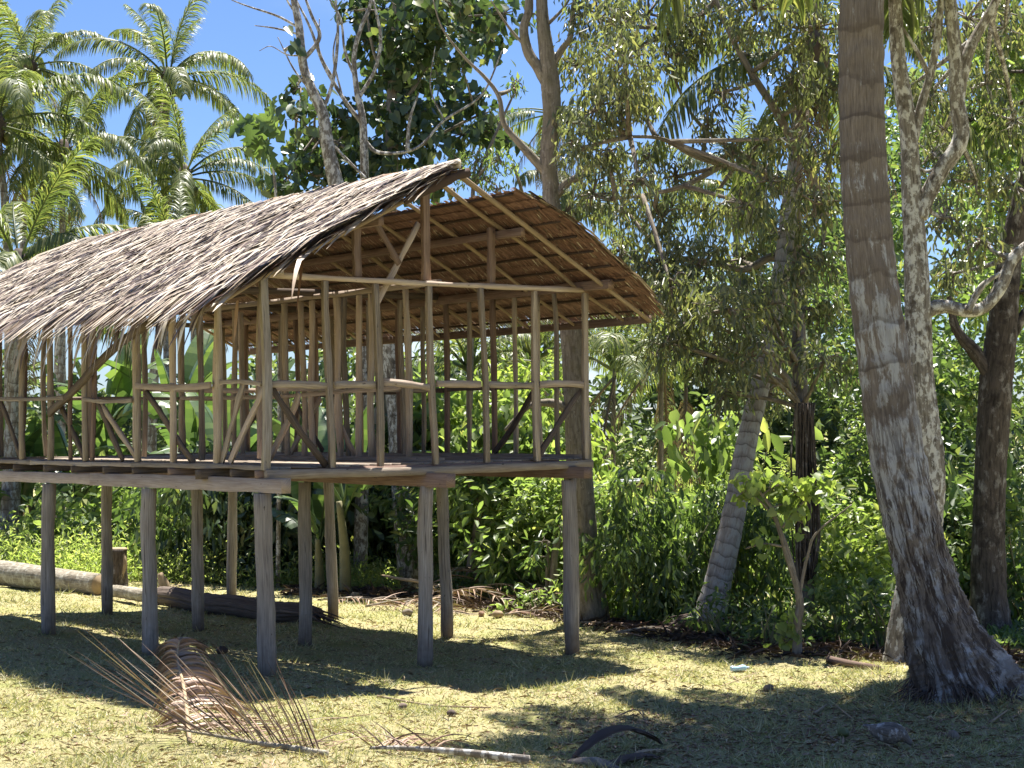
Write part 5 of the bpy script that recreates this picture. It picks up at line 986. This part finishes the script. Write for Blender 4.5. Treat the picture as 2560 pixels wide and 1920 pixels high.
# spathes, husks, sticks, bottle
def spathe(label, p0, p1, wd, h, mat, seed, name='palm_spathe', curl=.5):
    A_, B_ = gpt(*p0), gpt(*p1); st = np.random.default_rng(seed); n = 22; t = np.linspace(0, 1, n); C = A_ + (B_ - A_) * t[:, None]; C[:, 2] = G(C[:, 0], C[:, 1]) + .02 + h * np.sin(t * np.pi) ** .8; b = A_.copy()
    T = nrm(B_ - A_); S = nrm(np.cross(T, [0, 0, 1])); m_ = 9; a = np.linspace(-1.25, 1.25, m_); wv = wd * np.sin(np.pi * np.clip(t * .96 + .02, 0, 1)) ** .7
    V = C[:, None] + wv[:, None, None] * (np.sin(a)[None, :, None] * S + (np.cos(a) - 1)[None, :, None] * np.array([0, 0, curl])) + st.normal(0, .003, (n, m_, 3)); V2 = V + np.array([0, 0, -.012])
    i, j = np.meshgrid(np.arange(n - 1), np.arange(m_ - 1), indexing='ij'); q = np.stack([i * m_ + j, i * m_ + j + 1, (i + 1) * m_ + j + 1, (i + 1) * m_ + j], -1).reshape(-1, 4)
    mb = MB(); mb.add(np.concatenate([V.reshape(-1, 3), V2.reshape(-1, 3)]) - b, [q, q[:, ::-1] + n * m_]); o = mb.build(name, mat, None, True); o.location = b; return tag(o, label, 'palm sheath')
spathe('dark boat-shaped palm sheath arched on the grass at the bottom', (1235, 1645), (1430, 1610), .075, .20, HUSK, 1)
spathe('grey woody palm sheath cut by the bottom edge', (1225, 1650), (1345, 1668), .09, .06, BARK_GREY, 2)
spathe('pale split palm sheath right of the dark arched one', (1350, 1648), (1440, 1625), .035, .04, CUT, 3)
spathe('brown palm sheath lying under the arched dark one', (1300, 1660), (1425, 1640), .06, .05, HUSK, 4)
HUSKM = nut_mesh('husk', STONE, .12)
def husk(label, vx, vy, s, seed, mat=None, name='coconut_husk', cat='husk', group=None):
    st = np.random.default_rng(seed); p = gpt(vx, vy); mb = MB(); r = .12 * s
    mb.tube([(-r * 1.5, 0, r * .7), (-r * 1.2, 0, r * .75), (-r * .4, 0, r * .85), (r * .5, 0, r * .85), (r * 1.2, 0, r * .8), (r * 1.45, 0, r * .75)], [r * .15, r * .55, r * .95, r, r * .6, r * .2], 11, 16, wob=.12)
    o = mb.build(name, mat or STONE, None, True); o.location = p; o.rotation_euler = (0, 0, st.uniform(0, 6.28)); return tag(o, label, cat, group)
def hen(label, vx, vy, rot):
    p = gpt(vx, vy); o = thing('hen', label, 'hen', p, rot)
    mb = MB(); mb.tube([(-.175, 0, .165), (-.15, 0, .158), (-.11, 0, .140), (-.06, 0, .125), (0, 0, .118), (.05, 0, .115), (.09, 0, .108), (.118, 0, .095), (.14, 0, .075), (.158, 0, .055), (.172, 0, .044), (.186, 0, .036), (.196, 0, .030)],
                       [.008, .030, .056, .078, .090, .088, .072, .050, .034, .026, .024, .019, .008], 16, 44, wob=.03); b_ = mb.build('body', HEN, o, True)
    mb = MB(); mb.tube([(.192, 0, .032), (.203, 0, .022), (.208, 0, .015)], [.007, .004, .001], 6); mb.build('beak', POLE, b_)
    mb = MB(); mb.tube([(.165, 0, .068), (.18, 0, .062), (.19, 0, .050)], [.004, .008, .003], 6, 8, flat=.4); mb.build('comb', COMB, b_)
    for sg in (-1, 1):
        mb = MB(); mb.tube([(-.10, sg * .058, .15), (-.05, sg * .080, .145), (.01, sg * .088, .135), (.055, sg * .082, .13)], [.008, .030, .040, .012], 10, 12, flat=.3); mb.build('wing', HEN, o, True)
        mb = MB(); mb.tube([(.01, sg * .03, .07), (.022, sg * .032, .035), (.012, sg * .034, .006)], [.012, .006, .005], 6, 6)
        for dx, dy in ((.035, -.012), (.038, .004), (.03, .02), (-.022, 0)): mb.tube([(.012, sg * .034, .006), (.012 + dx, sg * .034 + dy, .004)], [.004, .002], 5)
        mb.build('leg', POLE, o)
    for k in range(5):
        mb = MB(); mb.tube([(-.12, (k - 2) * .008, .148), (-.17, (k - 2) * .014, .168), (-.205, (k - 2) * .018, .172)], [.010, .014, .004], 6, 6, flat=.25); mb.build('tail_feather', HEN, o, True)
hen('grey-brown barred hen pecking in the shade at lower right', 1920, 1614, -.25)
husk('small round brown nut left of the hen', 1822, 1592, .4, 2, NUT); husk('dark coconut husk on the sunny grass before the shadow', 1660, 1494, .36, 3, HUSK)
husk('brown coconut husk at the frond heap right of the middle stilts', 1075, 1335, .55, 4, CUT); husk('reddish husk at the foot of the frond heap', 1040, 1332, .4, 5, DRYLEAF); husk('orange-brown husk beside the back row stilts', 768, 1292, .5, 6, CUT)
husk('dark husk piece behind the second left stilt foot', 480, 1413, .45, 7, HUSK); husk('dark husk lying left of the second left stilt foot', 370, 1400, .45, 8, HUSK); husk('small dark husk in the grass below the pale vine stalk', 975, 1548, .3, 9, HUSK); husk('pale grey husk among leaf litter at the left foot of the heap', 880, 1330, .5, 10, BARK_GREY)
husk('little dark husk near the lawn middle', 870, 1532, .28, 11, HUSK); husk('brown husk half hidden in grass at the lower right corner', 2060, 1600, .4, 12)
def stick(label, pts, r, mat, name='stick', cat='stick', lift=.02):
    P = np.array([gpt(*p) for p in pts]); P[:, 2] += lift; b = P[0].copy(); mb = MB(); mb.tube(P - b, np.linspace(r, r * .6, len(P)), 6, len(P) * 5, wob=.08); o = mb.build(name, mat, None, True); o.location = b; return tag(o, label, cat)
stick('long thin yellow palm stalk curved on the mid lawn', [(815, 1508), (880, 1520), (930, 1528), (985, 1531), (1060, 1533)], .012, POLE); stick('brown fallen branch at the lawn edge left of the nearest palm', [(1790, 1432), (1850, 1443), (1900, 1450)], .05, WOODR, 'branch', 'branch', .04)
stick('pale stick in the shade pointing to the nearest palm', [(1760, 1545), (1785, 1527)], .016, CUT); stick('forked pale stick right of the short pale stick', [(1805, 1528), (1820, 1540), (1845, 1560)], .012, CUT); stick('short pale stick in the lower right corner grass', [(2140, 1565), (2175, 1545)], .014, CUT)
stick('straight grey stick in the shadow at centre bottom', [(1380, 1560), (1410, 1568)], .012, CUT); stick('yellow grass stalk lying on the sunny right lawn', [(1560, 1425 + 60), (1640, 1455)], .006, POLE); stick('dark twig curved beside the dark arched sheath', [(1330, 1560), (1375, 1545), (1400, 1580)], .008, HUSK, lift=.05)
stick('thin dry stem hanging low across the shade at right', [(1640, 1590), (1700, 1575), (1760, 1580)], .006, CUT); stick('slim twig on the grass beneath the fanned frond', [(700, 1560), (800, 1548)], .006, DRYLEAF)
p = gpt(1597, 1450); bt = thing('plastic_bottle', 'crushed pale blue plastic bottle on the sunny lawn', 'bottle', p, .35)
mb = MB(); mb.tube([(-.11, 0, .035), (-.10, 0, .035), (-.03, 0, .03), (.04, 0, .036), (.075, 0, .035), (.10, 0, .034)], [.012, .036, .03, .036, .03, .013], 10, 14, wob=.08); mb.build('body', PLASTIC, bt, True)
mb = MB(); mb.tube([(.10, 0, .034), (.125, 0, .034)], [.016, .016], 8); mb.build('cap', TIN, bt)
st = np.random.default_rng(29); mb = MB(); n = 9000; Yg = 12 + 14 * st.uniform(0, 1, n) ** 1.4; X = st.uniform(-1, 1, n) * (Yg * .32 + .5); k = Yg < 25.5 + np.interp(X, [-6, -1.5, 1, 3, 8], [7, 5, .8, -3.2, -4]); X, Yg = X[k], Yg[k]; n = len(X)
leaves(mb, np.stack([X, Yg, G(X, Yg) + st.uniform(.012, .03, n)], -1), nrm(st.normal(0, 1, (n, 3)) * [1, 1, .2]), nrm(st.normal(0, .4, (n, 3)) + [0, 0, 1]), st.uniform(.03, .12, n), st.uniform(.004, .010, n), LANCE)
o = mb.build('dry_straw', STRAW); tag(o, 'pale dry grass clippings strewn over the lawn', 'straw', kind='stuff')
# scattered leaf litter
st = np.random.default_rng(19); mb = MB(); n = 3600
X = np.concatenate([st.uniform(-5, 5.5, n // 2), st.normal(2.6, 1.5, n // 2), st.normal(4.5, .8, 900), st.uniform(.3, 6, 3000)]); Yg = np.concatenate([st.uniform(12.5, 24, n // 2), st.normal(14.8, 1.3, n // 2), st.normal(16.3, .7, 900), st.uniform(12.4, 16.2, 3000)]); n = len(X)
Dl = nrm(st.normal(0, 1, (n, 3)) * [1, 1, .15]); leaves(mb, np.stack([X, Yg, G(X, Yg) + .012], -1), Dl, nrm(st.normal(0, .35, (n, 3)) + [0, 0, 1]), st.uniform(.02, .09, n), st.uniform(.01, .028, n), LANCE)
o = mb.build('leaf_litter', DRYLEAF); tag(o, 'scattered dry brown leaf litter over the lawn', 'leaf litter', kind='stuff')
mb = MB(); n = 6500; X = st.uniform(-4.2, 6.5, n); Yg = 26.0 + np.interp(X, [-4, -1.5, 1, 3, 6.5], [6.2, 4.5, .4, -3.6, -4.6]) + st.normal(0, .55, n)
Dl = nrm(st.normal(0, 1, (n, 3)) * [1, 1, .25]); leaves(mb, np.stack([X, Yg, G(X, Yg) + st.uniform(.01, .06, n)], -1), Dl, nrm(st.normal(0, .4, (n, 3)) + [0, 0, 1]), st.uniform(.05, .3, n), st.uniform(.012, .035, n), LANCE)
o = mb.build('leaf_litter', HUSK); tag(o, 'dark leaf litter band along the far edge of the lawn', 'leaf litter', kind='stuff')
# far white roof among the bushes
p = at(1402, 1040, 48); hut = thing('shed', 'white metal-roofed shed barely visible in the far bushes', 'shed', (p[0], p[1], float(G(p[0], p[1]))))
hz_ = p[2] - float(G(p[0], p[1]))
mb = MB(); mb.beam((-1.1, 0, hz_), (1.1, 0, hz_ + .1), 1.6, .06, n=3, wob=0, bend=0); mb.build('roof', TIN, hut)
mb = MB()
mb.beam((-.95, 0, hz_ / 2), (.95, 0, hz_ / 2), 1.4, hz_ - .1, n=3, wob=0, bend=0); mb.build('wall', WOODP, hut)
